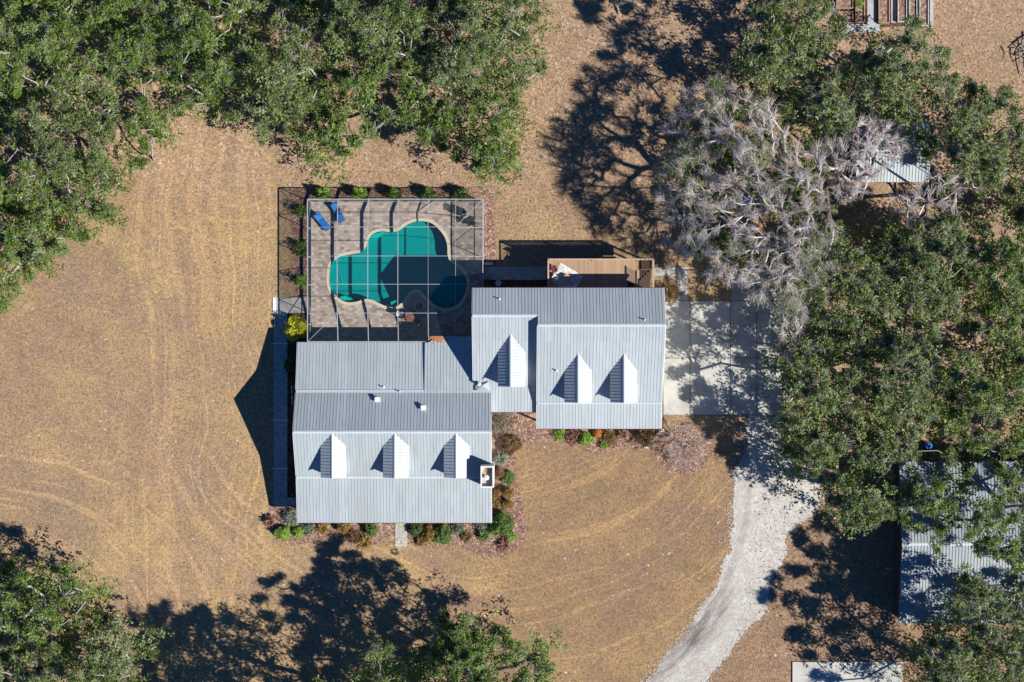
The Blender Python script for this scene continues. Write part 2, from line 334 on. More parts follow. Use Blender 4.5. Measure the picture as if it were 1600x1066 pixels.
# screen
n = NM('insect_screen', 0.8, 0.2); n.col((0.03, 0.055, 0.07)); tb = n.n.new('ShaderNodeBsdfTransparent'); mx = n.n.new('ShaderNodeMixShader'); mx.inputs[0].default_value = 0.13
n.t.links.new(tb.outputs[0], mx.inputs[1]); n.t.links.new(n.p.outputs[0], mx.inputs[2]); n.t.links.new(mx.outputs[0], n.n['Material Output'].inputs[0]); M['screen'] = n.m
M['wall_screen'] = M['screen'].copy(); M['wall_screen'].name = 'wall_screen'
for q_ in M['wall_screen'].node_tree.nodes:
    if q_.type == 'MIX_SHADER': q_.inputs[0].default_value = 0.42
# water: tinted clear layer with a thin reflection
n = NM('pool_water', 0.05, 0.5); tb = n.n.new('ShaderNodeBsdfTransparent'); tb.inputs[0].default_value = (0.04, 0.80, 0.78, 1)
gl = n.n.new('ShaderNodeBsdfGlossy'); gl.inputs[1].default_value = 0.06
bp = n.n.new('ShaderNodeBump'); bp.inputs['Strength'].default_value = 0.25; bp.inputs['Distance'].default_value = 0.03; n.t.links.new(n.noise(3.0, 3, 0.6), bp.inputs['Height']); n.t.links.new(bp.outputs[0], gl.inputs['Normal'])
mx = n.n.new('ShaderNodeMixShader'); mx.inputs[0].default_value = 0.05
n.t.links.new(tb.outputs[0], mx.inputs[1]); n.t.links.new(gl.outputs[0], mx.inputs[2]); n.t.links.new(mx.outputs[0], n.n['Material Output'].inputs[0]); M['water'] = n.m
n = NM('pool_plaster', 0.7, 0.2); n.col(n.ramp(n.noise(5, 4, 0.7), [(0.3, (0.05, 0.33, 0.34)), (0.7, (0.09, 0.43, 0.44))])); M['plaster'] = n.m
n = NM('pool_bench_plaster', 0.7, 0.2); n.col(n.ramp(n.noise(5, 4, 0.7), [(0.3, (0.50, 0.56, 0.52)), (0.7, (0.66, 0.70, 0.66))])); M['bench'] = n.m

# ------------------------------------------------------------------ ground and paved surfaces
rng = np.random.RandomState(7)
def sheet(name, poly, z, mat, label=None, cat=None, kind='structure', jitter=0.0, step=0.4, px=True, seed=1):
    """flat polygon (pixels of the photo's ground plane) with an optionally ragged rim"""
    pts = [P(*p) for p in poly] if px else [Vector((*p, 0)) for p in poly]
    r = random.Random(seed); out = []
    if jitter > 0:
        for a, b in zip(pts, pts[1:] + pts[:1]):
            k = max(1, int((b - a).length / step)); nrm = Vector((-(b - a).y, (b - a).x, 0)).normalized()
            for i in range(k):
                q = a.lerp(b, i / k); w_ = math.sin(q.x * 1.1 + q.y * .7 + seed) * .5 + math.sin(q.x * 2.9 - q.y * 2.3 + seed * 2) * .35
                out.append(q + nrm * jitter * (w_ + r.uniform(-.55, .55)))
    else: out = pts
    bm = bmesh.new(); vs = [bm.verts.new((p.x, p.y, z)) for p in out]
    es = [bm.edges.new((vs[i], vs[(i + 1) % len(vs)])) for i in range(len(vs))]
    bmesh.ops.triangle_fill(bm, edges=es, use_beauty=True); bmesh.ops.recalc_face_normals(bm, faces=bm.faces)
    for f in bm.faces:
        if f.normal.z < 0: f.normal_flip()
    me = bpy.data.meshes.new(name); bm.to_mesh(me); bm.free()
    o = link_mesh(name, me, mat); return tag(o, label, cat, kind=kind)

DX0, DX1, DY0, DY1 = -19.72, -2.85, -1.0, 13.72            # pool deck rectangle (hole in the ground sheet)
g = MB(); R = 900
for x0, x1, y0, y1 in ((-R, R, DY1, R), (-R, R, -R, DY0), (-R, DX0, DY0, DY1), (DX1, R, DY0, DY1)):
    g.add([(x0, y0, 0), (x1, y0, 0), (x1, y1, 0), (x0, y1, 0)], [(0, 1, 2, 3)])
tag(g.build('ground', M['grass']), 'dry tan mown lawn round the house', kind='structure')

def smooth_loop(pts, sub=6):
    n = len(pts); out = []
    for i in range(n):
        p0, p1, p2, p3 = (Vector((*pts[(i + k - 1) % n], 0)) for k in range(4))
        for j in range(sub):
            t = j / sub
            q = 0.5 * ((2 * p1) + (p2 - p0) * t + (2 * p0 - 5 * p1 + 4 * p2 - p3) * t * t + (3 * p1 - p0 - 3 * p2 + p3) * t ** 3)
            out.append((q.x, q.y))
    return out
pool_px = [(514.8, 441), (516.5, 418), (523, 407), (534, 400.5), (551, 397), (564, 394.5), (572, 385.5), (576, 374), (584, 365), (597, 361.5), (610, 363), (623, 360.5),
           (634, 352.7), (647, 347), (662.6, 346), (676, 350), (687.5, 360.6), (695.4, 372), (699, 385.5), (699.5, 398.5), (703.5, 409), (711.2, 414.8), (719, 421.5), (726.7, 432), (729.7, 443),
           (727.4, 456), (722.4, 467.5), (715, 476), (704, 481), (692, 481.6), (676, 474), (667.5, 466), (661.9, 459.8), (655.5, 453.8), (648.6, 452.4), (640.8, 456), (634.5, 463.3), (629, 472),
           (618, 479.8), (604.8, 479), (591.7, 473.5), (581.2, 468.5), (569, 467.5), (557.6, 471.5), (541.8, 472.2), (528.7, 465.6), (519.5, 455)]
pool = smooth_loop([(P(*p).x, P(*p).y) for p in pool_px], 5)
def offset(loop, d):
    n = len(loop); area = sum(loop[i][0] * loop[(i + 1) % n][1] - loop[(i + 1) % n][0] * loop[i][1] for i in range(n)); sg = 1 if area > 0 else -1
    out = []
    for i in range(n):
        a, b = Vector(loop[i - 1]), Vector(loop[(i + 1) % n]); t = (b - a).normalized(); out.append((loop[i][0] + sg * t.y * d, loop[i][1] - sg * t.x * d))
    return out
cop = offset(pool, 0.29)
def ring_fill(name, outer, inner, z, mat, parent=None, thick=0.0):
    bm = bmesh.new()
    es = []
    for lp in (outer, inner):
        vs = [bm.verts.new((x, y, z)) for x, y in lp]; es += [bm.edges.new((vs[i], vs[(i + 1) % len(vs)])) for i in range(len(vs))]
    bmesh.ops.triangle_fill(bm, edges=es, use_beauty=True)
    for f in bm.faces:
        f.normal_update()
        if f.normal.z < 0: f.normal_flip()
    if thick:
        bound = [e for e in bm.edges if e.is_boundary]; ex = bmesh.ops.extrude_edge_only(bm, edges=bound)
        bmesh.ops.translate(bm, verts=[v for v in ex['geom'] if isinstance(v, bmesh.types.BMVert)], vec=(0, 0, -thick))
    me = bpy.data.meshes.new(name); bm.to_mesh(me); bm.free(); return link_mesh(name, me, mat, parent)
deck = ring_fill('pool_deck', [(DX0, DY0), (DX1, DY0), (DX1, DY1), (DX0, DY1)], cop, 0.10, M['deck_paver'], thick=0.12)
tag(deck, 'beige and brown paver deck round the free-form pool', kind='structure')
pt = empty('swimming_pool', (-11, 6, 0.1), 'free-form teal swimming pool with pale curved coping under the screen cage', 'swimming pool')
ring_fill('coping', cop, pool, 0.135, M['coping'], pt, thick=0.10)
b = MB(); nP = len(pool); zf = -0.95
b.add([(x, y, 0.04) for x, y in pool] + [(x, y, zf) for x, y in pool], [(i, (i + 1) % nP, nP + (i + 1) % nP, nP + i) for i in range(nP)])
b.build('basin_wall', M['plaster'], pt)
def fill_poly(name, loop, z, mat, parent):
    bm = bmesh.new(); vs = [bm.verts.new((x, y, z)) for x, y in loop]; es = [bm.edges.new((vs[i], vs[(i + 1) % len(vs)])) for i in range(len(vs))]
    bmesh.ops.triangle_fill(bm, edges=es, use_beauty=True)
    for f in bm.faces:
        f.normal_update()
        if f.normal.z < 0: f.normal_flip()
    me = bpy.data.meshes.new(name); bm.to_mesh(me); bm.free(); return link_mesh(name, me, mat, parent)
fill_poly('basin_floor', offset(pool, 0.0), zf, M['plaster'], pt)
fill_poly('water', offset(pool, 0.01), 0.0, M['water'], pt)
for i, pg in enumerate(([(576, 374), (584, 365.5), (597, 362), (603, 362.5), (594, 369), (584, 374)],
           [(530, 466), (541.8, 471.8), (553, 471.5), (549, 466), (540, 462.5), (532, 463)], [(603, 478), (610, 472), (619, 469), (621, 476), (616, 479), (608, 479.2)])):
    m_ = MB(); m_.prism([tuple(P(*q).xy) for q in pg], zf + 0.003, -0.28); m_.build('bench', M['bench'], pt)
m_ = MB(); m_.tube([P(532, 430, -.9), P(534.2, 438, -.9), P(535, 446, -.9)], 0.035); tag(m_.build('pool_hose', M['white']), 'short pale cleaner hose lying in the west end of the pool', 'hose')

# concrete drive as slabs, paved walks
m_ = MB()
dz = 0.06
xs = [1036, 1078, 1141, 1182, 1222]; ys = [470, 559.5, 648.5]
for i in range(4):
    for j in range(2):
        a = P(xs[i], ys[j]); c = P(xs[i + 1], ys[j + 1]); g_ = 0.03
        m_.bb(a.x + g_, c.x - g_, c.y + g_, a.y - g_, -0.05, dz)
for x0, x1, y0, y1 in ((1142.5, 1236, 420, 469), (1058, 1074, 418, 469), (1021, 1057, 418, 431)):
    a = P(x0, y0); c = P(x1, y1); m_.bb(a.x, c.x, c.y, a.y, -0.05, dz)
dr = tag(m_.build('driveway', M['concrete']), 'pale jointed concrete slabs east of the garage', kind='structure')
a = P(1036, 470); c = P(1222, 648.5); m_ = MB(); m_.bb(a.x + .02, c.x - .02, c.y + .02, a.y - .02, -0.05, 0.03); tag(m_.build('driveway_joint', M['joint']), kind='structure')
def pathbox(name, x0, x1, y0, y1, z, mat, label):
    a = P(x0, y0); c = P(x1, y1); m_ = MB(); m_.bb(a.x, c.x, c.y, a.y, -0.05, z); return tag(m_.build(name, mat), label, kind='structure')
pathbox('path', 428, 449, 489, 790, 0.05, M['path'], 'paver side walk west of the house')
pathbox('path', 449, 473, 777.5, 790, 0.05, M['path'], 'paver return at the south end of the side walk')
pathbox('path', 430, 484.5, 465, 489, 0.05, M['path'], 'paver pad at the cage door')
pathbox('path', 756.5, 854, 417, 437.5, 0.05, M['path'], 'paver walk between the cage and the timber deck')
pathbox('path', 617.5, 636, 812, 854, 0.05, M['path'], 'short front walk below the porch')
m_ = MB()
for y in (537, 656.5, 732): a = P(449.5, y); m_.box((a.x - .75, a.y, 0.06), (1.62, 0.09, 0.05))
a = P(429, 477); m_.box((a.x, a.y, 0.056), (0.3, 1.5, 0.02)); tag(m_.build('path_edging', M['trim']), 'pale cross strips in the side walk', kind='structure')
road = [(1172, 648), (1166, 690), (1150, 730), (1149, 760), (1142, 800), (1141, 860), (1124, 905), (1090, 960), (1040, 1025), (960, 1120), (1060, 1120), (1105, 1066), (1128, 1030), (1160, 990), (1190, 960), (1212, 900), (1230, 840),
        (1270, 800), (1290, 770), (1262, 720), (1232, 700), (1222, 648)]
sheet('road', road, 0.008, M['gravel'], 'pale gravel drive curving to the south', jitter=0.36, step=0.16, seed=3)
sheet('planting_bed', [(452, 293), (770, 290), (775, 414), (757, 414), (757, 309), (482, 309), (482, 466), (462, 466)], 0.004, M['mulch'], 'leaf-strewn bed round the pool cage', jitter=0.12, seed=4)
sheet('planting_bed', [(448, 488), (482, 488), (482, 537), (470, 540), (470, 778), (448, 778)], 0.006, M['bark_mulch'], 'dark mulch strip along the west wall', seed=5)
sheet('planting_bed', [(757, 436), (856, 436), (856, 455), (757, 455)], 0.005, M['bark_mulch'], 'dark strip below the north wall', seed=5)
sheet('planting_bed', [(420, 792), (470, 789), (470, 800), (760, 800), (760, 640), (850, 640), (850, 660), (1032, 660), (1034, 690), (1000, 697), (960, 702), (930, 707), (890, 700), (868, 688), (845, 684), (812, 692), (802, 706), (805, 740), (812, 770), (818, 800), (822, 835),
       (806, 862), (780, 872), (745, 868), (715, 852), (640, 850), (638, 842), (615, 840), (580, 852), (545, 850), (500, 842), (470, 848), (432, 848), (422, 830)], 0.0045, M['mulch'], 'reddish leaf-strewn flower bed round the house front', jitter=0.22, seed=6)
sheet('planting_bed', [(1068 + 44 * math.cos(t) + (8 if t > 4 else 0), 702 + 42 * math.sin(t)) for t in [k * PI / 12 for k in range(24)]], 0.006, M['mulch'], 'round leaf-strewn bed below the bare shrub', jitter=0.25, seed=8)

r_ = random.Random(21); b = MB()
for (x0, y0), (x1, y1) in zip(road, road[1:] + road[:1]):
    a = P(x0, y0); c = P(x1, y1); L = (c - a).length; nn = Vector((-(c - a).y, (c - a).x, 0)).normalized()
    for k in range(int(L * 22)):
        q = a.lerp(c, r_.random()) + nn * r_.gauss(0, .42); s_ = r_.uniform(.02, .06); b.box((q.x, q.y, s_ * .3), (s_ * 2, s_ * 1.5, s_), r_.random() * 3)
tag(b.build('gravel', simple('loose_gravel', (.50, .48, .45), var=.3, scale=9)), 'loose pale gravel scattered along the edges of the drive', kind='stuff')
# ------------------------------------------------------------------ the house
def roof_panel(mb, ru0, ru1, el1, el0, pitch=0.305, thick=0.06, start=None):
    """ru0->ru1 upper edge, el0->el1 lower edge (same order); ribs run from upper to lower edge along the fall"""
    ru0, ru1, el0, el1 = (Vector(p) for p in (ru0, ru1, el0, el1))
    nrm = (ru1 - ru0).cross(el0 - ru0).normalized()
    if nrm.z < 0: nrm = -nrm
    q = [ru0, ru1, el1, el0]
    mb.add([p for p in q] + [p - Vector((0, 0, thick)) for p in q], [(0, 1, 2, 3), (4, 7, 6, 5), (0, 4, 5, 1), (1, 5, 6, 2), (2, 6, 7, 3), (3, 7, 4, 0)])
    ax = (el1 - el0).normalized() if (el1 - el0).length > (ru1 - ru0).length else (ru1 - ru0).normalized()
    # rib lines perpendicular (in plan) to the eave direction
    s0 = min(p.dot(ax) for p in q); s1 = max(p.dot(ax) for p in q)
    t = s0 + 0.04
    while t < s1 - 0.02:
        hits = []
        for a, b in zip(q, q[1:] + q[:1]):
            da, db = a.dot(ax) - t, b.dot(ax) - t
            if da * db < 0: hits.append(a.lerp(b, da / (da - db)))
        if len(hits) == 2 and (hits[0] - hits[1]).length > 0.1:
            a, b = hits; up = nrm * 0.016
            mb.bar(a + up, b + up, 0.03, 0.014 if pitch > .302 else .045, up=nrm)
        t += pitch
def ridge_cap(a, b, w, n0, n1, mat, parent):
    """folded cap along a ridge; n0/n1 = fall directions scaled (y, z) of both sides"""
    m_ = MB(); a = Vector(a); b = Vector(b); e = Vector((0, 0, 0.035))
    A, B = a + e, b + e; l0, l1 = Vector(n0) * w, Vector(n1) * w
    m_.add([A, B, B + l0, A + l0, A + l1, B + l1] + [p - Vector((0, 0, .02)) for p in (A, B, B + l0, A + l0, A + l1, B + l1)],
           [(0, 1, 2, 3), (1, 0, 4, 5), (2, 8, 9, 3), (4, 10, 11, 5), (0, 3, 9, 6), (0, 6, 10, 4), (1, 7, 8, 2), (1, 5, 11, 7)])
    return m_.build('ridge_cap', mat, parent)
M['cap'] = simple('ridge_cap_metal', (0.45, 0.50, 0.53), 0.4, 0.5, 0.06)
house = empty('farm_house', (-3, -4, 0), 'sprawling white farmhouse with pale ribbed metal roofs, six dormers and a chimney', 'house')
mX0, mX1 = -20.53, -1.98
mR, mSB, mSE, mNB, mNE = (-8.52, 5.62), (-12.99, 3.47), (-17.41, 2.70), (-4.80, 3.77), (-0.12, 2.75)
def V3(x, yz): return Vector((x, yz[0], yz[1]))
# main block roofs
b = MB(); roof_panel(b, V3(mX0, mR), V3(mX1, mR), V3(mX1, mNB), V3(mX0, mNB)); b.build('roof', M['roof'], house)
b = MB(); roof_panel(b, V3(mX0, mR), V3(mX1, mR), V3(mX1, mSB), V3(mX0, mSB)); b.build('roof', M['roof'], house)
b = MB(); roof_panel(b, V3(mX0, (mSB[0], mSB[1] - .015)), V3(mX1, (mSB[0], mSB[1] - .015)), V3(mX1, mSE), V3(mX0, mSE)); b.build('porch_roof', M['roof'], house)
b = MB(); roof_panel(b, V3(mX0, (mNB[0], mNB[1] - .015)), V3(-3.75, (mNB[0], mNB[1] - .015)), V3(-3.75, mNE), V3(mX0, mNE)); b.build('porch_roof', M['roof'], house)
# slightly raised north-east panel with a clipped corner
b = MB()
zt = lambda y: 3.83 - (y + -4.8 * -1) * 0.185
q = [Vector((-8.32, -4.85, zt(-4.85))), Vector((-3.72, -4.85, zt(-4.85))), Vector((-3.72, 0.45, zt(0.45))), Vector((-7.0, 0.45, zt(0.45))), Vector((-8.0, -0.15, zt(-0.15))), Vector((-8.32, -0.15, zt(-.15)))]
b.add(q + [p - Vector((0, 0, .06)) for p in q], [tuple(range(6)), tuple(range(11, 5, -1))] + [(i, (i + 1) % 6, 6 + (i + 1) % 6, 6 + i) for i in range(6)])
x = -8.0
while x < -3.8:
    ye = 0.45 if x > -7.0 else -0.12 + (x + 8) * 0.57
    b.bar((x, -4.8, zt(-4.8) + .012), (x, ye, zt(ye) + .012), 0.05, .024); x += .305
b.build('porch_roof', M['roof'], house)
ridge_cap(V3(mX0, mR), V3(mX1, mR), 0.17, (0, .9, -.44), (0, -.9, -.44), M['cap'], house)
ridge_cap(V3(mX0, mNB), V3(mX1, mNB), 0.14, (0, .98, -.21), (0, -.9, .43), M['cap'], house)
ridge_cap(V3(mX0, mSB), V3(mX1, mSB), 0.10, (0, .9, .44), (0, -.98, -.17), M['cap'], house)
# wing
wX0, wX1 = -3.68, 2.37
wR, wN, wSB, wSE = (2.376, 6.96), (4.976, 5.70), (-4.32, 3.62), (-6.78, 3.12)
gX0, gX1 = 2.375, 14.22
gR, gN, gSB, gSE = (1.48, 7.40), (4.976, 5.70), (-5.92, 3.70), (-8.37, 3.2)
b = MB(); roof_panel(b, V3(wX0, wR), V3(wX1, wR), V3(wX1, wN), V3(wX0, wN)); b.build('roof', M['roof'], house)
b = MB(); roof_panel(b, V3(wX0, wR), V3(wX1, wR), V3(wX1, wSB), V3(wX0, wSB)); b.build('roof', M['roof'], house)
b = MB(); roof_panel(b, V3(wX0 + .25, (wSB[0], wSB[1] - .015)), V3(wX1, (wSB[0], wSB[1] - .015)), V3(wX1, wSE), V3(wX0 + .25, wSE)); b.build('porch_roof', M['roof'], house)
b = MB(); roof_panel(b, V3(gX0, gR), V3(gX1, gR), V3(gX1, gN), V3(gX0, gN)); b.build('roof', M['roof'], house)
b = MB(); roof_panel(b, V3(gX0, gR), V3(gX1, gR), V3(gX1, gSB), V3(gX0, gSB)); b.build('roof', M['roof'], house)
b = MB(); roof_panel(b, V3(gX0, (gSB[0], gSB[1] - .015)), V3(gX1, (gSB[0], gSB[1] - .015)), V3(gX1, gSE), V3(gX0, gSE)); b.build('porch_roof', M['roof'], house)
ridge_cap(V3(wX0, wR), V3(wX1, wR), 0.17, (0, .9, -.43), (0, -.9, -.44), M['cap'], house)
ridge_cap(V3(gX0, gR), V3(gX1, gR), 0.17, (0, .9, -.43), (0, -.9, -.44), M['cap'], house)
ridge_cap(V3(gX0, gSB), V3(gX1, gSB), 0.07, (0, .9, .44), (0, -.98, -.17), M['cap'], house)
# fascias along the eaves
def fascia(a, b_, drop=0.17, off=(0, 0, 0), mat='maroon'):
    m_ = MB(); a = Vector(a) + Vector(off); b_ = Vector(b_) + Vector(off)
    m_.bar(a - Vector((0, 0, drop / 2 + .02)), b_ - Vector((0, 0, drop / 2 + .02)), 0.05, drop); m_.build('fascia', M[mat], house)
fascia(V3(mX0, mSE), V3(mX1, mSE), off=(0, -.03, 0)); fascia(V3(mX0, mNE), V3(-8.0, mNE), off=(0, .03, 0)); fascia(V3(wX0, wN), V3(gX1, gN), off=(0, .03, 0))
fascia(V3(gX0, gSE), V3(gX1, gSE), off=(0, -.03, 0)); fascia(V3(wX0 + .25, wSE), V3(wX1, wSE), off=(0, -.03, 0))
for a, c, ox in ((mSE, mSB, 0), (mSB, mR, 0), (mR, mNB, 0), (mNB, mNE, 0)):
    fascia(V3(mX0, a), V3(mX0, c), off=(-.03, 0, 0), mat='trim')
for a, c in ((mSE, mSB), (mSB, mR), (mR, (-6.9, 4.82))): fascia(V3(mX1, a), V3(mX1, c), off=(.03, 0, 0), mat='trim')
for a, c in ((gSE, gSB), (gSB, gR), (gR, gN)):
    fascia(V3(gX1, a), V3(gX1, c), off=(.03, 0, 0), mat='trim'); fascia(V3(gX0, a), V3(gX0, c), off=(-.03, 0, 0), mat='trim') if a != gR else None
for a, c in ((wSB, wR), (wR, wN)): fascia(V3(wX0, a), V3(wX0, c), off=(-.03, 0, 0), mat='trim')
# walls under the roofs (profile = section in y, z)
def wallblock(prof, x0, x1):
    m_ = MB(); m_.profx(prof, x0, x1); return m_.build('wall', M['siding'], house)
wallblock([(-13.3, 0), (-13.3, 3.20), (-12.9, 3.36), (mR[0], 5.45), (-4.9, 3.66), (-3.6, 3.38), (-3.6, 0)], mX0 + .45, mX1 - .3)
wallblock([(-4.5, 0), (-4.5, 3.35), (wR[0], 6.8), (4.6, 5.76), (4.6, 0)], wX0 + .4, 2.6)
wallblock([(-6.2, 0), (-6.2, 3.35), (gR[0], 7.24), (4.6, 5.76), (4.6, 0)], 2.39, gX1 - .35)
# south porch posts, floor, north lanai posts
m_ = MB(); m_.bb(mX0 + .4, mX1 - .3, -17.0, -13.3, 0, .32); m_.build('porch_floor', M['concrete'], house)
for i in range(7): m_ = MB(); x = mX0 + .7 + i * 2.86; m_.box((x, -16.85, 1.52), (.16, .16, 2.36)); m_.build('porch_post', M['trim'], house)
for i in range(5): m_ = MB(); x = mX0 + .5 + i * 2.9; m_.box((x, -.35, 1.4), (.14, .14, 2.6)); m_.build('porch_post', M['trim'], house)
for i in range(4): m_ = MB(); x = gX0 + .7 + i * 3.5; m_.box((x, -8.05, 1.5), (.16, .16, 3.2)); m_.build('porch_post', M['trim'], house)
m_ = MB(); m_.bb(mX0 + .3, -3.7, -3.6, -1.0, 0, .12); m_.build('porch_floor', M['deck_paver'], house)
m_ = MB(); m_.bb(gX0 + .2, gX1 - .35, -8.0, -6.2, 0, .15); m_.build('porch_floor', M['concrete'], house)
def window(c, w, h, axis, parent=house):
    """axis 'y': wall faces +-y ; 'x': wall faces +-x"""
    sgn = c[3]; m_ = MB()
    d = (w, .08, h) if axis == 'y' else (.08, w, h); o_ = Vector((0, sgn * .02, 0)) if axis == 'y' else Vector((sgn * .02, 0, 0)); C_ = Vector(c[:3])
    m_.box(C_ + o_, d); f = m_.build('window', M['trim'], parent)
    for k in (-1, 1):
        m_ = MB(); dd = (w - .16, .02, h / 2 - .11) if axis == 'y' else (.02, w - .16, h / 2 - .11); m_.box(C_ + o_ * 3.3 + Vector((0, 0, k * h / 4)), dd)
        if parent is house: m_.build('pane', M['glass'], f)
        else: m_.build('window', M['glass'], parent)
for x in (-18.6, -15.6, -7.6, -4.4): window((x, -13.32, 1.9, -1), 1.1, 1.6, 'y')
for y in (-11.5, -8.5, -5.6): window((mX0 + .43, y, 1.9, -1), 1.1, 1.5, 'x')
window((mX0 + .43, -8.5, 4.2, -1), .9, 1.0, 'x')
for x in (-1.8, 1.0, 5.2, 8.6, 11.6): window((x, 4.62, 4.2, 1), 1.0, 1.3, 'y')
window((wX0 + .38, 1.6, 5.2, -1), 1.0, 1.2, 'x'); window((gX1 - .33, 1.5, 5.3, 1), 1.0, 1.2, 'x')
m_ = MB(); m_.box((-11.2, -13.34, 1.42), (1.1, .08, 2.2)); dd = m_.build('door', M['door'], house); m_ = MB(); m_.tube([(-10.8, -13.4, 1.35), (-10.8, -13.5, 1.35)], .04); m_.build('handle', M['darkmetal'], dd)
for y in (-3.6, 0.9):
    m_ = MB(); m_.box((gX1 - .33, y, 1.25), (.08, 2.9, 2.4)); m_.build('garage_door', M['white'], house)
# dormers: px of ridge line, west, east, back ridge y, back eave y, front y
def dormer(pxr, pxw, pxe, yb, yeb, yf, zr, ze):
    r0 = P(pxr, yb, zr); r1 = P(pxr, yf, zr); zr1 = zr
    w1 = P(pxw, yf, ze); w0 = P(pxw, yeb, ze); e1 = P(pxe, yf, ze); e0 = P(pxe, yeb, ze)
    yF = (r1.y + w1.y) / 2
    r1.y = w1.y = e1.y = yF
    b = MB(); roof_panel(b, r0, r1, w1, w0, 0.30); roof_panel(b, r0, r1, e1, e0, 0.30)
    d = b.build('dormer', M['roof'], house)
    ridge_cap(r0, r1, 0.14, (.87, 0, -.45), (-.87, 0, -.45), M['cap'], d)
    b = MB(); yw = yF + .22; zb = 3.3
    x0, x1 = w1.x + .16, e1.x - .16
    prof = [(x0, yw, zb), (x1, yw, zb), (x1, yw, ze + .02), (r1.x, yw, zr - .12), (x0, yw, ze + .02)]; prof2 = [(x, w0.y, z) for x, _, z in prof]
    b.add(prof + prof2, [(0, 1, 2, 3, 4), (9, 8, 7, 6, 5), (0, 5, 6, 1), (1, 6, 7, 2), (2, 7, 8, 3), (3, 8, 9, 4), (4, 9, 5, 0)])
    b.build('wall', M['siding'], d)
    window(((x0 + x1) / 2, yw - .01, (zb + ze) / 2 + .35, -1), 0.85, 1.0, 'y', d)
for pxr, w, e in ((519, 501, 540.5), (616.9, 598.6, 638.9), (712.8, 693.6, 733.4)): dormer(pxr, w, e, 677, 697, 747, 5.55, 4.98)
dormer(798, 778, 820.6, 521.5, 547.5, 604.5, 6.1, 5.27)
for pxr, w, e in ((903.8, 882, 924.7), (975.6, 953.5, 996)): dormer(pxr, w, e, 552, 578.5, 629.5, 6.07, 5.25)
# chimney
b = MB(); x0, x1, y0, y1, zt_ = -2.93, -1.70, -13.70, -11.68, 6.25; t = .13
for bx_ in ((x0, x1, y0, y0 + t), (x0, x1, y1 - t, y1), (x0, x0 + t, y0 + t, y1 - t), (x1 - t, x1, y0 + t, y1 - t)): b.bb(*bx_, 0, zt_)
ch = b.build('chimney', M['siding'], house)
b = MB(); b.bb(x0 + t, x1 - t, y0 + t, y1 - t, 3, 5.75); b.build('chimney_floor', simple('chimney_floor_cement', (.4, .38, .34)), ch)
b = MB(); b.tube([(x0 + .55, -12.75, 5.7), (x0 + .55, -12.75, 6.2)], .17, 14); b.build('flue', M['pipe'], ch)
b = MB(); b.lathe((x0 + .55, -12.75, 6.24), [(.25, 0), (.24, .05), (.03, .12)], 16); b.build('flue_cap', M['trim'], ch)
r = random.Random(3); b = MB()
for i in range(40): b.box((x0 + .6 + r.gauss(0, .13), -12.1 + r.gauss(0, .1), 5.77 + r.random() * .05), (.09, .06, .01), r.random() * 3)
b.build('leaf_litter', simple('fallen_leaves', (.45, .2, .07)), ch)
# roof vents, vent pipes, flashing
def roofz(x, y):
    if x < mX1:
        if y > mR[0]: return mR[1] - (y - mR[0]) * .497 if y < mNB[0] else 3.77 - (y - mNB[0]) * .218
    if x > gX0: return gR[1] - abs(y - gR[0]) * .487
    return wR[1] - abs(y - wR[0]) * .487
for px_, py_, big in ((590, 624.5, 1), (661.8, 637.5, 1), (599, 605, 0), (624.6, 612, 0), (780, 467.5, 0), (1007, 500, 0), (869, 579, 0)):
    q = P(px_, py_, 4.5); z = roofz(q.x, q.y); q = P(px_, py_, z); z = roofz(q.x, q.y); b = MB()
    if big:
        b.box((q.x, q.y, z + .14), (.34, .34, .36)); b.box((q.x, q.y + .02, z + .34), (.46, .44, .05)); b.build('roof_vent', M['trim'], house)
    else:
        b.tube([(q.x, q.y, z - .1), (q.x, q.y, z + .34)], .055, 10); b.lathe((q.x, q.y, z - .02), [(.15, 0), (.08, .07), (.06, .12)], 12); b.build('vent_pipe', M['pipe'], house)
# saddle flashing where wing and main roof meet
b = MB(); a = P(752, 601, 3.85)
b.add([(a.x - .6, a.y - .1, 3.88), (a.x + .75, a.y + .3, 3.98), (a.x + .8, a.y - .6, 3.74), (a.x - .5, a.y - .6, 3.86), (a.x + .1, a.y - .1, 4.08)], [(0, 1, 4), (1, 2, 4), (2, 3, 4), (3, 0, 4)])
b.build('flashing', M['roof_dim'], house)
b = MB(); b.lathe((a.x - .2, a.y + .05, 4.0), [(.2, 0), (.2, .12), (.1, .14), (.1, .4)], 14); b.build('vent_pipe', M['pipe'], house)
r = random.Random(5); b = MB(); c0 = P(685, 529, 2.95)
for i in range(260):
    x = c0.x + r.gauss(0, .33); y = min(.42, c0.y + r.gauss(0, .16)); b.box((x, y, zt(y) + .03 + r.random() * .05), (.11, .07, .012), r.random() * 3)
b.build('leaf_litter', simple('oak_litter', (.42, .19, .07), var=.4, scale=20), house)

